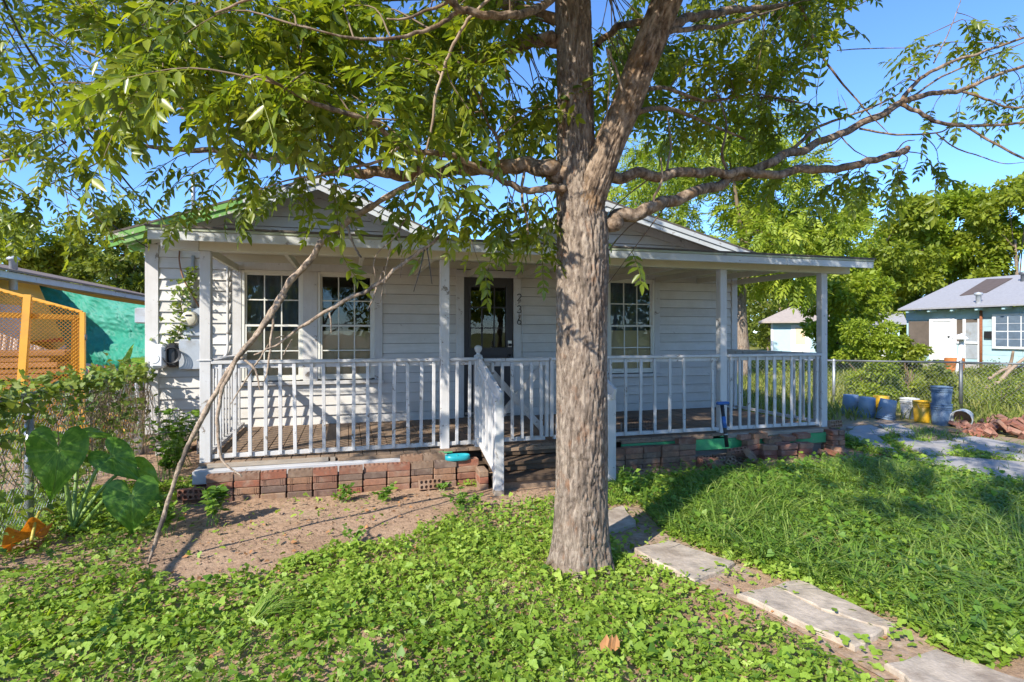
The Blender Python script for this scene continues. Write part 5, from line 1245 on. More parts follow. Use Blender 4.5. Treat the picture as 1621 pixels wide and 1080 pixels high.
weed('bright weed clump beside the right stair post', G(990, 790), 170, .3, .16, .055)
weed('weed shoot poking up in the broad bare soil edge', G(560, 862), 70, .14, .1, .04)
# ground cover: trifoliate clover and small weeds
def ground_pts(n, x0, x1, y0, y1): return rng.uniform(x0, x1, n), rng.uniform(y0, y1, n)
def sit(x, y, up=0): return np.stack([x, y, ground_h(x, y)+up], 1)
def clear(x, y):                     # nothing grows under the house, slabs or trunk
    k = ~((y > 5.72) & (x > -1.45) & (x < 6.35)); k &= ~((y > 5.42) & (x > 2.65) & (x < 6.5) & (rng.random(len(x)) < .93)); k &= ~((x > SX0-.05) & (x < SX1+.05) & (y > 5.33)); k &= ((x-base.x)**2+(y-base.y)**2) > .20**2
    for q in sub_+dsl_:
        pq = [np.array(G(a, b, .035)[:2]) for a, b in q]; cq = sum(pq)/len(pq); k &= ~inpoly(x, y, [tuple(cq+(p_-cq)*.88) for p_ in pq]) | (rng.random(len(x)) < .015)
    return k
def dens_clover(x, y):
    d = np.clip(.82+.5*vnoise(x, y, 2.6, 5)+.25*vnoise(x, y, 8, 6), .05, 1)
    d = np.where(inpoly(x+.09*vnoise(x, y, 9, 2), y+.09*vnoise(x, y, 8, 3), BARE), .016, d); d = np.where(inpoly(x, y, LITTER), d*.35, d); d = np.where(inpoly(x, y, TRACK), d*.10, d); d = np.where(inpoly(x, y, DRIVE), d*.75, d)
    px, py, dd = proj(np.stack([x, y, 0*x], 1)); d = np.where((px < 960) & (px > 640) & (py < 862) & (py > 770), d*np.clip((py-770)/95, .12, 1), d)
    return d
n = 230000; x, y = ground_pts(n, -3.2, 8.0, 1.9, 6.6)
px, py, dd = proj(np.stack([x, y, 0*x], 1)); k = (dd > 2.2) & (px > -60) & (px < 1690); k &= rng.random(n) < dens_clover(x, y); x, y = x[k], y[k]; k = clear(x, y); x, y = x[k], y[k]; n = len(x)
hh = rng.uniform(.010, .06, n)*(1+.6*vnoise(x, y, 6, 7)); O = sit(x, y, hh); D = np.stack([rng.normal(0, 1, n), rng.normal(0, 1, n), rng.normal(.3, .45, n)], 1)
big = rng.random(n) < .12; S = np.where(big, rng.uniform(.024, .038, n), rng.lognormal(-4.15, .38, n))
rv = np.clip(rng.normal(.52, .26, n)+.25*vnoise(x, y, 1.1, 8), 0, 1)
wt = (rng.random(n) < np.clip(.35+.5*vnoise(x, y, 1.3, 1), .05, .9)).astype(int)
V, F, A = scatter([TRI, ROUND_P], O, frames(D, rng.normal(0, .42, (n, 3))), np.where(wt == 1, S*1.25, S), wt, rv); o = np_mesh('ground_cover', V, F, M['clover'], None, A); tag(o, 'low bright green clover and creeping weeds covering the front yard', 'ground cover', kind='stuff')
# taller broad weeds right of the stepping slabs and in the near corner
def right_side(x, y):
    px, py, dd = proj(np.stack([x, y, 0*x], 1)); line = np.interp(px, [960, 1010, 1060, 1150, 1260, 1420, 1600, 1800], [800, 800, 850, 885, 915, 985, 1085, 1200]); return (px > 965) & (py < line) & (dd > 0)
n = 24000; x, y = ground_pts(n, 2.0, 9, 2.0, 7.2); k = right_side(x, y) & clear(x, y) & ~inpoly(x, y, DRIVE) & (rng.random(n) < np.clip(.5+.6*vnoise(x, y, 1.7, 9), .06, 1)); x, y = x[k], y[k]; n = len(x)
O = sit(x, y, rng.uniform(.03, .14, n)); D = np.stack([rng.normal(0, 1, n), rng.normal(0, 1, n), rng.normal(.15, .35, n)], 1)
o = leaves('broad_weeds', O, D, rng.uniform(.03, .062, n), HEART, M['weed'], None, None, .4); tag(o, 'broad-leaved weeds mixed into the tall grass right of the slabs', 'weeds', kind='stuff')
n = 14000; x, y = ground_pts(n, -3, 4, 2.0, 5.6); k = clear(x, y) & ~right_side(x, y) & ~inpoly(x, y, BARE) & ~inpoly(x, y, TRACK) & (rng.random(n) < np.clip(.12+.75*vnoise(x, y, 1.9, 7), .02, 1)); x, y = x[k], y[k]; n = len(x)
o = leaves('creeping_weeds', sit(x, y, rng.uniform(.02, .085, n)), np.stack([rng.normal(0, 1, n), rng.normal(0, 1, n), rng.normal(.1, .35, n)], 1), rng.lognormal(-3.55, .3, n), HEART, M['weed'], None, None, .4); tag(o, 'larger-leaved creeping weeds in patches among the clover', 'weeds', kind='stuff')
# grass blades
def blades(name, label, x, y, L, wdt, mat, lean=.5, kind='stuff'):
    n = len(x); a = rng.uniform(0, 6.28, n); ln = rng.uniform(.1, lean, n)*L*1.4; base_ = sit(x, y, -.005); dx, dy = np.cos(a), np.sin(a)
    sx, sy = -dy*wdt/2, dx*wdt/2; z0 = base_[:, 2]
    p0 = base_; p1 = base_+np.stack([dx*ln*.25, dy*ln*.25, L*.5], 1); p2 = base_+np.stack([dx*ln*.7, dy*ln*.7, L*.85], 1); p3 = base_+np.stack([dx*ln*1.25, dy*ln*1.25, L*.92], 1)
    w = np.stack([sx, sy, 0*sx], 1); V = np.stack([p0-w, p0+w, p1-w*.95, p1+w*.95, p2-w*.7, p2+w*.7, p3], 1).reshape(-1, 3)
    t = np.array([(0, 1, 3), (0, 3, 2), (2, 3, 5), (2, 5, 4), (4, 5, 6)]); F = (t[None]+(np.arange(n)*7)[:, None, None]).reshape(-1, 3)
    r_ = np.repeat(np.clip(rng.normal(.42, .22, n), 0, 1), 5); o = np_mesh(name, V, F, mat, None, r_); return tag(o, label, 'grass', kind=kind)
n = 60000; x, y = ground_pts(n, 2.0, 9, 2.0, 7.0); k = right_side(x, y) & clear(x, y) & ~(inpoly(x, y, DRIVE) & (rng.random(n) < .55)) & (rng.random(n) < np.clip(.62+.5*vnoise(x, y, 2.2, 2), .12, 1)); x, y = x[k], y[k]; n = len(x)
blades('tall_grass', 'tall tangled green grass right of the stepping slabs', x, y, rng.uniform(.05, .19, n)*np.interp(y, [4.6, 5.4], [1, .6])*(1+.35*vnoise(x, y, 1.5, 4)), rng.uniform(.005, .014, n), M['grass'], 1.9)
n = 26000; x, y = ground_pts(n, -3, 4, 2.0, 5.6); k = clear(x, y) & ~right_side(x, y) & ~inpoly(x, y, BARE) & ~inpoly(x, y, TRACK) & (rng.random(n) < np.clip(.05+.5*vnoise(x, y, 1.6, 3), .03, 1)); x, y = x[k], y[k]; n = len(x)
blades('short_grass', 'scattered short grass blades among the clover', x, y, rng.uniform(.04, .12, n), rng.uniform(.003, .007, n), M['grass'], 1.2)
n = 42000; x = rng.uniform(6.5, 26, n); y = rng.uniform(5.5, 24, n); px, py, dd = proj(np.stack([x, y, 0*x], 1))
k = (px > 1120) & (px < 1690) & (dd > 7.5) & ~(inpoly(x, y, DRIVE) & (rng.random(n) < .9)) & ~right_side(x, y) | ((px > 1120) & (px < 1690) & (dd > 8.2) & ~inpoly(x, y, DRIVE)); k &= x < 23.8; x, y = x[k], y[k]; n = len(x); px, py, dd = proj(np.stack([x, y, 0*x], 1))
blades('far_grass', 'sunlit yellow-green rough grass beyond the buckets and wire fence', x, y, rng.uniform(.08, .30, n), rng.uniform(.012, .03, n), M['drygrass'], .8)
n = 8000; x = rng.uniform(-14, -2.5, n); y = rng.uniform(5, 22, n); blades('neighbour_grass', 'rough grass in the yard behind the vine-covered fence', x, y, rng.uniform(.08, .28, n), rng.uniform(.012, .03, n), M['drygrass'], .8)
# grass tuft lying in the clover
def grass_tuft(label, c, n, L):
    a = rng.uniform(-.4, 1.1, n); V = []; F = []
    for i in range(n):
        d = Vector((math.cos(a[i]), math.sin(a[i]), 0)); l = L*ru(.5, 1); w = Vector((-d.y, d.x, 0))*.005; b0 = Vector(c)+Vector((ru(-.05, .05), ru(-.05, .05), 0)); b = len(V)
        for t, hgt in ((0, 0), (.35, .5), (.7, .55), (1, .38)):
            p = b0+d*l*t+Vector((0, 0, hgt*l*.55)); V += [tuple(p-w*(1-t*.9)), tuple(p+w*(1-t*.9))]
        for q in range(3): F.append((b+2*q, b+2*q+1, b+2*q+3, b+2*q+2))
    o = np_mesh('grass_tuft', np.array(V), np.array(F), M['grass'], None, np.repeat(rng.uniform(.3, .8, n), 3)); tag(o, label, 'grass')
grass_tuft('long-bladed grass tuft lying over the clover before the bare soil', G(405, 985), 34, .42)
# fallen leaves and clods
o = None
lv = thing('fallen_leaf', 'curled orange-brown fallen leaf in the clover near the bottom edge', 'leaf', G(960, 1048))
mb = MB()
for k in range(4):
    m4 = Matrix.Translation(G(952+7*k, 1052)+Vector((0, 0, .06))) @ Euler((R(ru(40, 80)), R(ru(-30, 30)), R(ru(-40, 40)))).to_matrix().to_4x4() @ Matrix.Scale(.075, 4)
    LV, LF = leaflet(); mb.add([tuple(m4 @ Vector((p[0]*1.5, p[1], p[2]))) for p in LV], LF.tolist())
mb.build('blade', M['brownleaf'], lv)
n = 14000; x, y = ground_pts(n, -2.3, 3.6, 2.2, 5.7); k = (inpoly(x, y, BARE) | inpoly(x, y, LITTER) | inpoly(x, y, TRACK)) & clear(x, y); x, y = x[k], y[k]; n = len(x)
CL = (np.array([(-.5, -.4, -.2), (.5, -.35, -.2), (.4, .45, -.2), (-.45, .4, -.2), (-.1, 0, .4), (.2, .1, .35)]), np.array([(0, 1, 5), (0, 5, 4), (1, 2, 5), (2, 3, 4), (2, 4, 5), (3, 0, 4)]), np.full(6, .5))
V, F, A = scatter([CL], sit(x, y, .002), frames(np.stack([rng.normal(0, 1, n), rng.normal(0, 1, n), 0*x], 1), rng.normal(0, .2, (n, 3))), rng.exponential(.007, n)+.003)
o = np_mesh('soil_clods', V, F, plain('soil_clod', (.24, .155, .10), .95, var=.5, scale=3)); tag(o, 'small soil clods and grit on the bare ground', 'soil', kind='stuff')
mb = MB()
for i in range(130):
    x_, y_ = ru(-2.2, 3.4), ru(3.4, 5.65)
    if not (inpoly([x_], [y_], BARE)[0] or inpoly([x_], [y_], LITTER)[0] or inpoly([x_], [y_], TRACK)[0]) or not clear(np.array([x_]), np.array([y_]))[0]: continue
    a_ = ru(0, 6.28); l_ = ru(.04, .16); V_, F_ = tube_np(np.array([(x_, y_, .008), (x_+math.cos(a_)*l_*.5, y_+math.sin(a_)*l_*.5, .016), (x_+math.cos(a_+.3)*l_, y_+math.sin(a_+.3)*l_, .008)]), ru(.0015, .0035), 4, False); mb.add(V_.tolist(), F_)
o = mb.build('twig_litter', M['drystem']); tag(o, 'short dry twigs and stalks scattered on the bare soil', 'twigs', kind='stuff')
n = 750; x, y = ground_pts(n, -2.3, 4.6, 2.2, 5.7); k = clear(x, y); x, y = x[k], y[k]; n = len(x)
o = leaves('leaf_litter', sit(x, y, .015), np.stack([rng.normal(0, 1, n), rng.normal(0, 1, n), rng.normal(0, .2, n)], 1), rng.uniform(.02, .05, n), OV, M['brownleaf']); tag(o, 'scattered small dead leaves over the yard', 'dead leaves', kind='stuff')

# ------------------------------------------------------------------ the neighbour's yard behind the wire fence
yel = plain('yellow_enamel', (.60, .30, .025), .45, var=.1, dirt=(.42, .20, .04))
cagex0, cagex1, cy = FX(-30, 8.9), FX(131, 8.9), 8.9
tc = thing('trailer_gate', 'yellow steel trailer gate of expanded metal mesh behind the fence', 'trailer gate', (cagex1, cy, 0))
def ctop(x): return 1.56+np.interp(x, [cagex0, cagex1], [.62, .275])
def cbar(pts, r=.03): MB().beam(pts[0], pts[1], r*2, r*1.4, .004, up=(0, 1, 0)).build('frame_bar', yel, tc)
cbar([(cagex1, cy, .25), (cagex1, cy, ctop(cagex1))]); cbar([(cagex1-.12, cy+.04, .25), (cagex1-.09, cy+.04, 1.78)], .04)
xm = FX(40, cy); cbar([(xm-.08, cy+.01, .25), (xm+.03, cy+.01, 2.06)], .045); cbar([(cagex0, cy+.06, 1.80), (cagex1-.02, cy+.06, 1.76)], .035); cbar([(cagex0, cy, ctop(cagex0)), (cagex1, cy, ctop(cagex1))], .018); cbar([(cagex0, cy, .3), (cagex1, cy, .28)], .03)
for zz in (1.0, 1.5): MB().lathe([(0, -.04), (.02, -.04), (.02, .04), (0, .04)], 10, Matrix.Translation((cagex1+.03, cy, zz))).build('hinge', M['darksteel'], tc)
mb = MB(); cell, row = .050, .024; zz = .3; k = 0
while zz < 2.2:
    P = []; x = cagex0; j = 0
    while x <= cagex1:
        z_ = zz+(row if (j+k) % 2 else 0)
        if z_ <= ctop(x): P.append((x, cy-.012, z_))
        x += cell/2; j += 1
    if len(P) > 2: V, F = tube_np(np.array(P), .006, 3, False); mb.add(V.tolist(), F)
    zz += row; k += 1
mb.build('expanded_mesh', yel, tc)
# load seen through the mesh
ld = thing('plank_stack', 'stack of rusty brown boards behind the yellow mesh gate', 'boards', (cagex0+.6, 10.2, 0))
rust = wooden('rusty_board', (.20, .09, .04), (.45, .20, .08), (1, 9, 9), rings=3)
for i in range(13): MB().box(FX(-30, 10.2), FX(118, 10.2)-.1*(i % 3), 9.9+.03*(i % 2), 10.6, .2+i*.085, .2+i*.085+.075, .006).build('board', rust, ld)
MB().box(FX(-30, 10.2), FX(118, 10.2)-.1, 10.0, 10.5, .0, .19, .01).build('base_block', M['concrete'], ld)
cvr = thing('sheet_panel', 'pale corrugated sheet leaning behind the yellow mesh gate', 'sheet', (FX(25, 11), 11, 0))
mb = MB(); V = []; F = []; xa_, xb_ = FX(-40, 11.0), FX(62, 11.0)
for i in range(61): V += [(xa_+(xb_-xa_)*i/60, 11.0+.02*math.sin(i*1.9), .05), (xa_+(xb_-xa_)*i/60, 11.35+.02*math.sin(i*1.9), 1.62-.35*i/60)]
F = [(2*i, 2*i+2, 2*i+3, 2*i+1) for i in range(60)]; mb.add(V, F, True).build('sheet', plain('stained_sheet', (.46, .36, .30), .7, var=.35, scale=2.5, dirt=(.34, .17, .09)), cvr)
MB().tube([(xa_, 11.4, .02), (xa_+.1, 11.4, 1.3)], .03, 8).build('prop', M['raw'], cvr)
# yellow house with a long white eave, running away from us
EA, EB = W(-60, 410, 9.6), W(300, 500, 24.0); ez = 2.74
EA.z = EB.z = ez
ax = (EB-EA).normalized(); nv = Vector((ax.y, -ax.x, 0));  nv = -nv if nv.x > 0 else nv    # nv points away from our yard
yh = thing('house', 'yellow neighbour house with white eave and brown roof behind the green tarp', 'house', EA+nv*2)
ochre = painted('ochre_siding', (.66, .44, .05), .1, grain=(1, 14, 14))
for i in range(17):
    z0 = .25+i*.145; p, q = EA+nv*.5+ax*.2, EB+nv*.5
    MB().beam((p.x, p.y, z0+.07), (q.x, q.y, z0+.07), .15, .028, 0, up=(-nv.x, -nv.y, 0) if False else (nv.x, nv.y, 0)).build('siding_board', ochre, yh)
MB().poly([tuple(EA+nv*.55+Vector((0, 0, .1-ez))), tuple(EB+nv*.55+Vector((0, 0, .1-ez))), tuple(EB+nv*.55+Vector((0, 0, -.02))), tuple(EA+nv*.55+Vector((0, 0, -.02)))], nv*5).build('wall', ochre, yh)
MB().poly([tuple(EA+Vector((0, 0, -.13))), tuple(EB+Vector((0, 0, -.13))), tuple(EB), tuple(EA)], nv*.03).build('fascia_board', M['fascia'], yh)
MB().poly([tuple(EA+nv*.031+Vector((0, 0, -.1))), tuple(EB+nv*.031+Vector((0, 0, -.1))), tuple(EB+nv*.5+Vector((0, 0, -.1))), tuple(EA+nv*.5+Vector((0, 0, -.1)))], (0, 0, .03)).build('soffit', M['bounce_cream'], yh)
MB().poly([tuple(EA-nv*.05+Vector((0, 0, .004))), tuple(EB-nv*.05+Vector((0, 0, .004))), tuple(EB+nv*3.2+Vector((0, 0, .75))), tuple(EA+nv*3.2+Vector((0, 0, .75)))], (0, 0, .04)).build('roof', plain('brown_roof', (.22, .16, .12), .9, var=.3, scale=16, bs=.5), yh)
vp = W(21, 420, 11.5); MB().lathe([(.07, -.5), (.07, .10), (.11, .11), (.11, .14), (.06, .18), (0, .18)], 16, Matrix.Translation(vp)).build('vent_pipe', M['greybox'], yh)
p = EA+nv*.47+ax*1.9; MB().poly([tuple(p+Vector((0, 0, -1.9))), tuple(p+ax*.9+Vector((0, 0, -1.9))), tuple(p+ax*.9+Vector((0, 0, -.6))), tuple(p+Vector((0, 0, -.6)))], nv*-.04).build('window_frame', M['trim'], yh)
# green tarp hung from that eave
tp_ = thing('tarp', 'crinkled green plastic tarp hung from the yellow house eave', 'tarp', W(150, 600, 16)) if False else None
nu, nv_ = 110, 60; V = []
TL, TRr, BLc, BR = W(62, 452, 12.3), W(310, 493, 11.0), W(118, 578, 11.6), W(310, 588, 10.6)
for i in range(nu+1):
    for j in range(nv_+1):
        u, w = i/nu, j/nv_; q = TL.lerp(TRr, u).lerp(BLc.lerp(BR, u), w)
        q.z += .05*math.sin(u*9+.4)*w-.10*math.sin(math.pi*u)*(1-w)*.6
        out = .16*math.sin(w*9+1.5*u)*w+.10*mn.noise(Vector((u*7, w*5, 1)))+.09*abs(mn.noise(Vector((u*26+w*8, w*13, 4))))+.05*abs(mn.noise(Vector((u*50-w*20, w*24, 9))))
        V.append((q.x+.28*out, q.y-.96*out, q.z))
F = [(i*(nv_+1)+j, (i+1)*(nv_+1)+j, (i+1)*(nv_+1)+j+1, i*(nv_+1)+j+1) for i in range(nu) for j in range(nv_)]
tarp_m = plain('green_tarp', (.018, .20, .13), .58, var=.25, scale=2.2, bs=.5, spec=.3, dist=.05, dirt=(.06, .25, .19))
o = np_mesh('tarp', np.array(V), np.array(F), tarp_m, smooth=True); tag(o, 'crinkled green plastic tarp hung from the yellow house eave', 'tarp')
# car under the tarp and rusty bar fence
cc = W(150, 606, 13.6); cc.z = 0; car = thing('parked_car', 'white car with dark windows half hidden under the green tarp', 'car', cc)
def cp(u, z, s): return (cc.x+u*.93, cc.y+u*.35+s*.0, z)
prof = [(-2.1, .28), (-2.1, .62), (-1.95, .78), (-1.1, .88), (-.55, 1.30), (.75, 1.34), (1.35, .95), (2.0, .88), (2.15, .62), (2.1, .28)]
dirc = Vector((.93, .37, 0)).normalized(); nrm = Vector((-dirc.y, dirc.x, 0))
def ccp(u, z, w): q = cc+dirc*u+nrm*w; return (q.x, q.y, z)
MB().poly([ccp(u, z, -.8) for u, z in prof], nrm*1.6).build('body', plain('white_car_paint', (.55, .58, .62), .25, var=.04), car)
MB().poly([ccp(u, z, -.815) for u, z in ((-.98, .9), (-.5, 1.24), (.05, 1.26), (.05, .92))], nrm*.03).build('side_window', M['black'], car)
MB().poly([ccp(u, z, -.815) for u, z in ((.12, .92), (.12, 1.26), (.7, 1.28), (1.15, .95))], nrm*.03).build('side_window', M['black'], car)
MB().poly([ccp(u, z, -.82) for u, z in ((-1.2, 1.36), (-.5, 1.47), (.9, 1.47), (1.1, 1.36))], nrm*1.6).build('red_cover', plain('red_cloth', (.45, .05, .04), .8), car)
for u in (-1.35, 1.35):
    wh_ = MB().lathe([(0, -.1), (.2, -.1), (.31, -.09), (.33, -.04), (.33, .08), (0, .08)], 22, Matrix.Translation(ccp(u, .33, -.75)) @ Matrix.Rotation(math.atan2(dirc.y, dirc.x), 4, 'Z') @ Matrix.Rotation(R(90), 4, 'X')).build('wheel', M['black'], car)
rbf = thing('bar_fence', 'rusty thin-barred metal fence before the car and tarp', 'fence', W(160, 610, 12))
rustm = plain('rusty_iron', (.22, .075, .03), .85, var=.35, scale=12)
for i in range(9):
    px_ = 128+i*13; a = W(px_, 655, 10.4); b = W(px_, 577+2*(i % 2), 10.4); MB().tube([a, b], .016, 6).build('bar', rustm, rbf)
a, b = W(120, 598, 10.4), W(245, 603, 10.4); MB().tube([a, b], .018, 6).build('cross_rail', rustm, rbf)
a, b = W(218, 650, 10.3), W(218, 572, 10.3); MB().beam(a, b, .12, .1, .006, up=(0, 1, 0)).build('square_post', rustm, rbf)

# ------------------------------------------------------------------ blue house across the drive
HX = 24.0; bh = thing('house', 'light blue neighbour house with grey shingle roof and white door', 'house', (26, 17, 0))
def hy(px): return FY(px, HX)
def hz(px, py): k = (px-CX)/FP; d = HX/(CT*k+ST); return EYE+(HZ-py)/FP*d
bluep = painted('light_blue_shingle', (.40, .58, .64), .2, wood=(.5, .55, .55), grain=(6, 1, 14)); whitep = painted('white_gloss', (.74, .75, .77), .1)
Y0, Y1 = hy(1432), 6.0
def strip(name, ya, yb, z0, z1, mat, t=.06, o=0.0, parent=bh, ch=.004): return MB().box(HX-t-o, HX-o, yb, ya, z0, z1, ch).build(name, mat, parent)
eave_z = 2.55; floor_z = .42
MB().box(HX+.12, HX+8, 6.0, Y0, 0, eave_z).build('wall', bluep, bh)
MB().box(HX+.0, HX+.12, 6.0, Y0+.02, -.05, floor_z-.12, .01).build('foundation', M['concrete'], bh)
yd0, yd1 = hy(1475), hy(1508); yw0, yw1 = hy(1577), hy(1640); yp0, yp1 = hy(1511), hy(1550); yq0, yq1 = hy(1437), hy(1470)
dt = hz(1490, 508)
# wall strips: shingle panels round the openings
ya = yp1
for r_ in range(6):
    z0 = floor_z-.1+r_*.37; zt = min(z0+.365, eave_z-.02); yy = ya
    while yy > 6.0:
        yb = max(6.0, yy-ru(1.1, 1.6))
        if not (yb < yw0-.06 and yy > yw1+.06 and z0 < 2.2 and zt > 1.0 and False): strip('wall_shingle', yy-.004, yb+.004, z0, zt, bluep, .022, -.001-.08)
        yy = yb
strip('lintel_board', Y0, yp1, dt+.05, eave_z-.02, bluep, .03, -.10)
door2 = strip('door', yd0-.05, yd1+.05, floor_z, dt-.03, whitep, .05, -.03)
for zz in ((floor_z+.15, floor_z+.85), (floor_z+.98, dt-.2)): MB().box(HX-.035, HX-.021, yd1+.14, yd0-.14, zz[0], zz[1], .006).build('door_panel', whitep, door2)
MB().lathe([(0, 0), (.03, 0), (.035, .05), (0, .06)], 12, Matrix.Translation((HX-.02, yd1+.12, floor_z+.98)) @ Matrix.Rotation(R(-90), 4, 'Y')).build('handle', M['black'], door2)
strip('door_trim', yd0+.08, yd0-.049, floor_z-.1, dt+.08, whitep, .05, .0); strip('door_trim', yd1+.049, yd1-.08, floor_z-.1, dt+.08, whitep, .05, .0); strip('door_trim', yd0-.05, yd1+.05, dt-.029, dt+.08, whitep, .049, .0)
scr = plain('porch_screen', (.12, .095, .075), .85, var=.25, scale=3)
strip('porch_screen', yp0, yp1, floor_z+.75, dt+.03, scr, .02, -.06); strip('porch_screen', yq0, yq1-.02, floor_z+.2, dt, scr, .02, -.06)
for yy in (yp0-.02, (yp0*.6+yp1*.4), yp1): strip('screen_post', yy+.05, yy-.05, floor_z-.1, dt+.05, whitep, .05, -.03)
strip('panel_board', yp1+.62, yp1+.08, floor_z+.1, floor_z+1.55, M['greybox'], .03, -.03)
strip('base_panel', yp0-.02, yp1+.02, floor_z-.1, floor_z+.74, bluep, .03, -.05); strip('screen_sill', yp0, yp1, floor_z+.70, floor_z+.78, whitep, .05, -.01)
MB().tube([(HX-.05, yp1-.1, 0), (HX-.05, yp1-.1, eave_z-.1)], .05, 8).build('rust_pipe', rustm, bh)
strip('vent_hole', yp1-.2, yp1-.75, 1.35, 1.62, M['black'], .01, .03)
wf = MB().box(HX-.05, HX+.05, yw1-.1, yw0+.12, .95, 2.28, .004).build('window', whitep, bh)
for rix, (za, zb) in enumerate(((1.05, 1.60), (1.64, 2.19))):
    for c in range(3):
        w_ = (yw0-yw1)/3; MB().box(HX-.062, HX-.055, yw1+c*w_+.02, yw1+(c+1)*w_-.02, za, (za+zb)/2-.01).build('pane', M['curtain'], wf); MB().box(HX-.062, HX-.055, yw1+c*w_+.02, yw1+(c+1)*w_-.02, (za+zb)/2+.01, zb).build('pane', M['curtain'], wf)
greyroof = plain('grey_shingle_roof', (.30, .30, .315), .9, var=.16, scale=11, bs=.5)
ye = FY(1421, HX-.5); rz = 4.02; rxm = HX+4.0; e0 = (HX-.5, eave_z+.0)
MB().poly([(HX-.5, ye, eave_z), (rxm, ye+.55, rz), (rxm, ye+.55, rz+.06), (HX-.5, ye, eave_z+.06)], (0, -14, 0)).build('roof', greyroof, bh)
MB().poly([(rxm, ye+.55, rz), (HX+8.5, ye, eave_z), (HX+8.5, ye, eave_z+.06), (rxm, ye+.55, rz+.06)], (0, -14, 0)).build('roof', greyroof, bh)
MB().poly([(HX+.05, Y0, eave_z-.3), (HX+7.95, Y0, eave_z-.3), (rxm, Y0, rz-.05)], (0, -.1, 0)).build('gable_wall', bluep, bh)
def onroof(px, py):                   # the point of the roof plane seen at that place
    d0 = 20.0
    lo_d, hi_d = 12.0, 45.0
    for _ in range(50):
        md = (lo_d+hi_d)/2; q = W(px, py, md); zr = eave_z+.06+(q.x-(HX-.5))*(rz-eave_z)/(rxm-HX+.5)
        if q.z > zr: lo_d = md
        else: hi_d = md
    return W(px, py, md)
pt = [onroof(a, b) for a, b in ((1519, 469), (1562, 464), (1603, 441.5), (1562, 443))]
MB().poly([q+Vector((0, 0, .015)) for q in pt], (0, 0, .02)).build('roof_patch', plain('bare_roof_felt', (.10, .075, .065), .95, var=.2), bh)
q = onroof(1549, 480); MB().lathe([(.09, -.1), (.09, .30), (.14, .31), (.14, .40), (0, .44)], 14, Matrix.Translation(q)).build('roof_vent', M['greybox'], bh)
q = onroof(1620, 445); MB().lathe([(.09, -.1), (.09, .25), (.14, .26), (.14, .36), (0, .4)], 14, Matrix.Translation(q)).build('roof_vent', M['darksteel'], bh)
for i in range(14): MB().box(HX-.42, HX, Y0-.5-i*.95, Y0-.4-i*.95, eave_z-.11, eave_z-.01).build('rafter_tail', bluep, bh)
# white lamp arm, rusty drum, kerb log
wp = thing('white_pole', 'white pole with a lamp hood leaning before the blue house', 'pole', W(1520, 602, 20.5))
a, b = W(1515, 604, 20.5), W(1524, 529, 20.8); a.z = 0; MB().tube([a, b], .075, 10).build('shaft', M['plastic_white'], wp); MB().lathe([(0, .1), (.08, .09), (.24, -.05), (.25, -.09), (0, -.06)], 16, Matrix.Translation(b-Vector((.25, .1, .1)))).build('lamp_hood', M['plastic_white'], wp)
rd = thing('rusty_drum', 'rusty orange barrel in front of the blue house', 'barrel', W(1510, 604, 21)); q = W(1511, 600, 21); q.z = 0
od = plain('orange_rust', (.34, .12, .03), .85, var=.5, scale=5)
MB().lathe([(0, 0), (.30, 0), (.31, .03), (.30, .2), (.315, .21), (.30, .22), (.30, .42), (.315, .43), (.31, .62), (.29, .63), (.29, .4), (0, .4)], 24, Matrix.Translation(q)).build('drum', od, rd)
for zz in (.21, .43): MB().lathe([(.30, zz-.02), (.325, zz), (.30, zz+.02)], 24, Matrix.Translation(q)).build('hoop', od, rd)
lg = thing('tree_log', 'dead grey tree log leaning up at the right edge behind the fence', 'log', W(1590, 620, 15))
for pts, r_ in (([(1560, 615, 15), (1580, 605, 15), (1600, 585, 15), (1625, 565, 15)], .06), ([(1565, 600, 15.2), (1590, 585, 15.2), (1622, 580, 15.2)], .045), ([(1590, 600, 15.4), (1600, 575, 15.4), (1604, 556, 15.3)], .05)):
    P = smooth_path([tuple(W(*p)) for p in pts], 6); MB().tube(P, np.linspace(r_, r_*.6, len(P)), 9).build('log_limb', M['dead'], lg)
# far blue shed and a pale garage roof between the bushes
sd = thing('shed', 'small light blue shed with grey roof seen past the porch corner post', 'shed', W(1255, 560, 33))
S0, S1 = W(1222, 560, 33), W(1296, 560, 32); S0.z = S1.z = 0; sx_ = (S1-S0).normalized(); sn = Vector((-sx_.y, sx_.x, 0)); sz = EYE+(HZ-509)/FP*33
MB().poly([tuple(S0), tuple(S1), tuple(S1+Vector((0, 0, sz))), tuple(S0+Vector((0, 0, sz)))], sn*3).build('wall', bluep, sd)
e = .55; MB().poly([tuple(S0-sx_*e*1.3-sn*e+Vector((0, 0, sz-.12))), tuple(S0-sx_*e*1.3+sn*3.4+Vector((0, 0, sz-.12))), tuple(S0+sx_*1.0+sn*1.5+Vector((0, 0, sz+.75)))], sx_*.02).build('roof_hip', plain('shed_roof', (.34, .29, .25), .9, var=.15), sd)
MB().poly([tuple(S0-sx_*e*1.3-sn*e+Vector((0, 0, sz-.1))), tuple(S1+sx_*e-sn*e+Vector((0, 0, sz-.1))), tuple(S1+sx_*e+sn*1.5+Vector((0, 0, sz+.8))), tuple(S0+sx_*1.0+sn*1.5+Vector((0, 0, sz+.8)))], (0, 0, .08)).build('roof', plain('shed_shingle', (.34, .29, .25), .9, var=.15), sd)
p = S0+sx_*1.0-sn*.03; MB().poly([tuple(p), tuple(p+sx_*.95), tuple(p+sx_*.95+Vector((0, 0, 2.0))), tuple(p+Vector((0, 0, 2.0)))], sn*.025).build('door', whitep, sd)
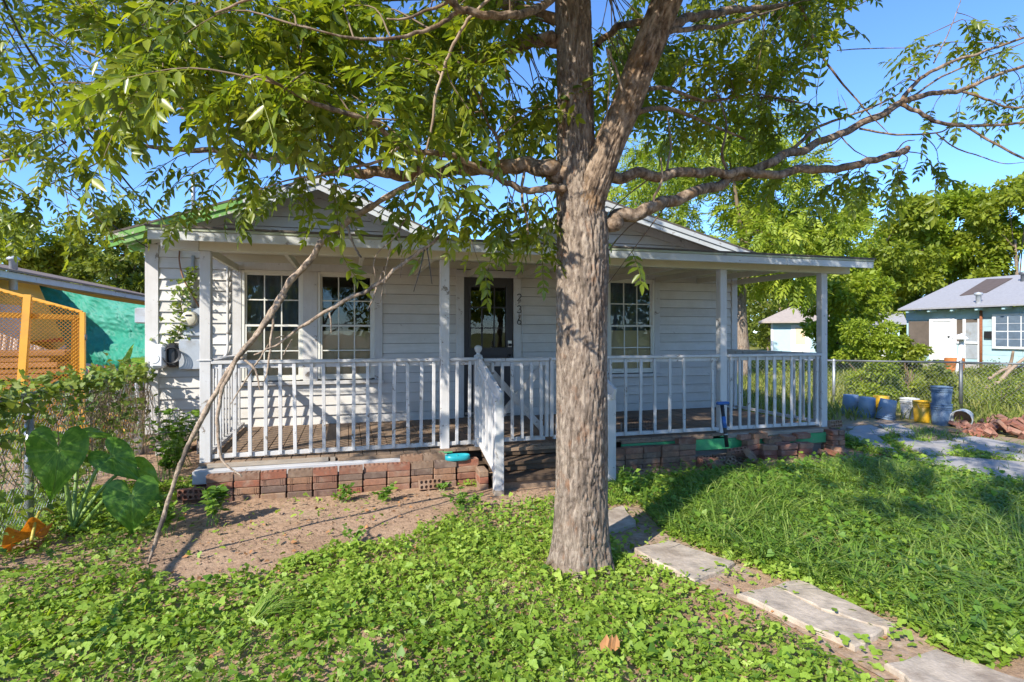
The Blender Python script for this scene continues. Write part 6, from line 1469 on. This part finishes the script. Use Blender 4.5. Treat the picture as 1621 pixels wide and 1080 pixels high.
MB().poly([tuple(p-sn*.012+sx_*.22+Vector((0, 0, .9))), tuple(p-sn*.012+sx_*.72+Vector((0, 0, .9))), tuple(p-sn*.012+sx_*.72+Vector((0, 0, 1.85))), tuple(p-sn*.012+sx_*.22+Vector((0, 0, 1.85)))], sn*.01).build('door_window', M['shade'], sd)
MB().poly([tuple(S0-sx_*.06-sn*.03), tuple(S0+sx_*.06-sn*.03), tuple(S0+sx_*.06-sn*.03+Vector((0, 0, sz))), tuple(S0-sx_*.06-sn*.03+Vector((0, 0, sz)))], sn*.025).build('corner_board', whitep, sd)
gr = thing('garage', 'pale garage with low grey roof half hidden by bushes beside the blue house', 'garage', W(1390, 560, 38))
Ga, Gb = W(1362, 560, 38), W(1424, 560, 37); Ga.z = Gb.z = 0; gz = EYE+(HZ-512)/FP*38; gxv = (Gb-Ga).normalized(); gn = Vector((-gxv.y, gxv.x, 0))
MB().poly([tuple(Ga), tuple(Gb), tuple(Gb+Vector((0, 0, gz))), tuple(Ga+Vector((0, 0, gz)))], gn*4).build('wall', bluep, gr)
MB().poly([tuple(Ga-gxv*.4-gn*.4+Vector((0, 0, gz-.1))), tuple(Gb+gxv*.4-gn*.4+Vector((0, 0, gz-.1))), tuple(Gb+gxv*.4+gn*2+Vector((0, 0, gz+.7))), tuple(Ga-gxv*.4+gn*2+Vector((0, 0, gz+.7)))], (0, 0, .07)).build('roof', greyroof, gr)
MB().poly([tuple(Ga+gxv*.5-gn*.02), tuple(Gb-gxv*.5-gn*.02), tuple(Gb-gxv*.5-gn*.02+Vector((0, 0, 2))), tuple(Ga+gxv*.5-gn*.02+Vector((0, 0, 2)))], gn*.015).build('garage_door', whitep, gr)

# ------------------------------------------------------------------ background trees and bushes
LEAF1 = (np.array([(0, 0, 0), (-.30, .42, .05), (.30, .42, .05), (0, 1, -.06), (0, .42, -.05)]), np.array([(0, 4, 1), (0, 2, 4), (1, 4, 3), (4, 2, 3)]), np.full(4, .5))
def clump_leaves(n, blobs, size, droop=.25, shell=.35):
    w = np.array([b[1]**2 for b in blobs]); k = rng.choice(len(blobs), n, p=w/w.sum()); C = np.array([b[0] for b in blobs])[k]; Rr = np.array([b[1] for b in blobs])[k]
    d = rng.normal(0, 1, (n, 3)); d /= np.linalg.norm(d, axis=1)[:, None]; rad = Rr*(shell+(1-shell)*rng.random(n)**.5)*rng.uniform(.75, 1.15, n); O = C+d*rad[:, None]*np.array([1, 1, .72])
    D = d*.7+rng.normal(0, .55, (n, 3)); D[:, 2] -= droop; return O, D, rng.uniform(.65, 1.25, n)*size, np.clip(rng.normal(.45, .2, n)+.1*rng.normal(0, 1, len(blobs))[k], 0, 1)
def far_tree(name, label, px, d, top, x0, x1, low, mat, n, size, tr=.18, grp='background trees', nb=62, templ=None, flat=.5, depth=1.0):
    c = W(px, 560, d); c.z = 0; t = thing(name, label, 'tree', c, grp); Zt = EYE+(HZ-top)/FP*d; Zl = max(.3, EYE+(HZ-low)/FP*d); rx = (x1-x0)/2/FP*d; cxp = W((x0+x1)/2, 560, d)
    blobs = []
    for i in range(nb):
        a = ru(0, 6.28); q = math.sqrt(random.random()); h = random.random(); br = rx*ru(.11, .25); env = math.sin(math.pi*min(1, .12+.80*h))**.6
        cc_ = cxp+Vector((CT, -ST, 0))*(math.cos(a)*q*(rx*env-br*.3))+Vector((ST, CT, 0))*(math.sin(a)*q*rx*depth*env); z_ = Zl+br*.6+(Zt-Zl-br*1.2)*h; blobs.append(((cc_.x, cc_.y, z_), br))
    H = Zt*.62; tp2 = smooth_path([(c.x, c.y, -.1), (c.x+ru(-.2, .2), c.y, H*.5), (c.x+ru(-.4, .4), c.y+ru(-.3, .3), H)], 6); MB().tube(tp2, np.linspace(tr, tr*.4, len(tp2)), 10).build('trunk', M['bark'], t)
    for b in random.sample(blobs, 9):
        s_ = tp2[random.randint(5, len(tp2)-1)]; e_ = np.array(b[0]); m_ = (s_+e_)/2+np.array([0, 0, .3]); P = smooth_path([tuple(s_), tuple(m_), tuple(e_)], 5); MB().tube(P, np.linspace(tr*.35, tr*.07, len(P)), 6).build('limb', M['twig'], t)
    if templ is None: n = int(n*.82); size *= 1.08
    O, D, S, rv = clump_leaves(n, blobs, size)
    if templ is None: o = leaves('crown', O, D, S, LEAF1, mat, t, rv, .6)
    else:
        V, F, A = scatter(templ, O, frames(D, rng.normal(0, .35, (n, 3))), S, rng.integers(0, len(templ), n), rv); o = np_mesh('crown', V, F, mat, t, A)
    o['kind'] = 'stuff'; return t
far_tree('leafy_tree', 'bright green bushy tree above the yellow house roof, farthest left', 55, 30, 338, -70, 150, 500, M['bgleaf_mid'], 15000, .27)
far_tree('leafy_tree', 'grey-green tree between the yellow house roof and the porch roof corner', 195, 27, 335, 120, 290, 520, M['bgleaf_dark'], 13000, .25)
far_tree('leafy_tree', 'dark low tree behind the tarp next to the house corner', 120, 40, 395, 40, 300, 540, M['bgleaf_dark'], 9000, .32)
FR = [compound(5, 21, .25, True), compound(6, 22, .4, True), compound(6, 23, .5, True)]
far_tree('pinnate_tree', 'tall light green feathery tree with thick trunk right behind the house', 1178, 19.5, 190, 1010, 1345, 470, M['bgleaf_light'], 2600, .62, .27, templ=FR, nb=46, depth=.7)
far_tree('pinnate_tree', 'light green feathery tree behind the gable, right of the trunk', 1040, 24, 225, 940, 1120, 420, M['bgleaf_light'], 1300, .62, .2, templ=FR)
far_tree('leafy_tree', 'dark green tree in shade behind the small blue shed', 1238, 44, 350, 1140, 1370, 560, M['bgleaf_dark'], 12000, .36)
far_tree('leafy_tree', 'tall dense tree between the porch roof end and the blue house roof', 1380, 42, 296, 1270, 1490, 560, M['bgleaf_mid'], 23000, .36)
far_tree('leafy_tree', 'broad tree above the blue house roof with the yellowest leaves', 1500, 44, 300, 1400, 1600, 520, M['bgleaf_light'], 16000, .38)
far_tree('leafy_tree', 'tall dense tree above the blue house at the right edge', 1610, 40, 268, 1520, 1720, 500, M['bgleaf_mid'], 17000, .36)
far_tree('leafy_tree', 'dark tree filling the gap behind the blue house roof corner', 1445, 52, 345, 1360, 1560, 560, M['bgleaf_dark'], 12000, .42)
far_tree('leafy_tree', 'light green young tree next to the porch corner post', 1330, 24, 395, 1262, 1400, 590, M['bgleaf_light'], 12000, .20, .1)
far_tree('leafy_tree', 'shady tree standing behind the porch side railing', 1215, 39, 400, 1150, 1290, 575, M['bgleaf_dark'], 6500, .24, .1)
def bush(label, px, d, x0, x1, top, mat, n, size, low=640):
    c = W(px, 600, d); c.z = 0; t = thing('bush', label, 'bush', c, 'bushes by the wire fence'); Zt = EYE+(HZ-top)/FP*d; rx = (x1-x0)/2/FP*d; cxp = W((x0+x1)/2, 600, d); blobs = []
    for i in range(26):
        h = random.random(); br = rx*ru(.2, .36); a = ru(-1, 1); q = cxp+Vector((CT, -ST, 0))*a*(rx-br)*(1-.3*h)+Vector((ST, CT, 0))*ru(-.5, .5)*rx; blobs.append(((q.x, q.y, max(br*.5, Zt*h-br*.4)), br))
    for i in range(8):
        b = blobs[i*3][0]; P = smooth_path([(c.x+ru(-.1, .1), c.y, 0), ((c.x+b[0])/2, (c.y+b[1])/2, b[2]*.6), b], 4); MB().tube(P, np.linspace(.02, .006, len(P)), 5).build('stem', M['twig'], t)
    O, D, S, rv = clump_leaves(n, blobs, size); o = leaves('foliage', O, D, S, LEAF1, mat, t, rv, .6); o['kind'] = 'stuff'
bush('bright green shrub growing through the fence behind the blue buckets', 1385, 12.6, 1322, 1440, 510, M['bgleaf_light'], 6500, .085)
bush('dark leafy shrub left of the blue house door', 1435, 13.2, 1395, 1468, 515, M['bgleaf_mid'], 5500, .085)
bush('sparse dark-leaved shrub behind the stacked blue buckets', 1490, 11.9, 1455, 1520, 570, M['bgleaf_dark'], 1100, .10)
bush('thin scrubby bush at the fence by the brick rubble', 1585, 11.6, 1535, 1640, 590, M['bgleaf_mid'], 1500, .06)
bush('green hedge bush behind the porch side railing', 1205, 22, 1150, 1300, 578, M['bgleaf_light'], 3500, .13)
bush('grey-leaved bush in front of the blue house wall', 1585, 19, 1535, 1660, 575, M['bgleaf_dark'], 2600, .09)
bush('bush beside the small blue shed door', 1312, 27, 1290, 1350, 525, M['bgleaf_mid'], 3500, .14)
bush('weedy shrub behind the mesh gate and fence', 40, 7.6, -40, 110, 615, M['bgleaf_mid'], 2600, .07)
# wood closing the view beyond the yards
n = 17000; ang = rng.uniform(-1.25, 1.25, n); dist = rng.uniform(62, 80, n); hh = 7.5*rng.random(n)**.7*(1+.25*np.sin(ang*23)+.18*np.sin(ang*51)); O = np.stack([np.sin(ang+TH)*dist, np.cos(ang+TH)*dist, hh], 1)
o = leaves('woodland', O, np.stack([rng.normal(0, 1, n), rng.normal(-.5, 1, n), rng.normal(-.2, .6, n)], 1), rng.uniform(.7, 1.4, n), LEAF1, M['bgleaf_dark'], None, None, .6); tag(o, 'distant wood along the horizon behind the houses', 'woodland', kind='stuff')
# across the street, behind the viewer: what the window panes reflect
for (x, y, h_, w_) in ((3, -19, 7.5, 3.4), (10, -21, 8.5, 4.0), (18, -20, 7.0, 3.6), (-4, -24, 6.0, 3.0), (26, -16, 7.5, 4.0)):
    t = thing('street_tree', 'street tree across the road reflected in the window panes', 'tree', (x, y, 0), 'street trees behind the viewer'); MB().tube([(x, y, -.1), (x+.1, y, h_*.4), (x, y+.1, h_*.7)], .18, 8).build('trunk', M['bark'], t); blobs = []
    for i in range(22):
        a = ru(0, 6.28); q = math.sqrt(random.random())*w_*.75; blobs.append(((x+math.cos(a)*q, y+math.sin(a)*q, ru(.22, .85)*h_), w_*ru(.25, .4)))
    O, D, S, rv = clump_leaves(2600, blobs, .45); leaves('crown', O, D, S, LEAF1, M['bgleaf_mid'], t, rv, .6)['kind'] = 'stuff'
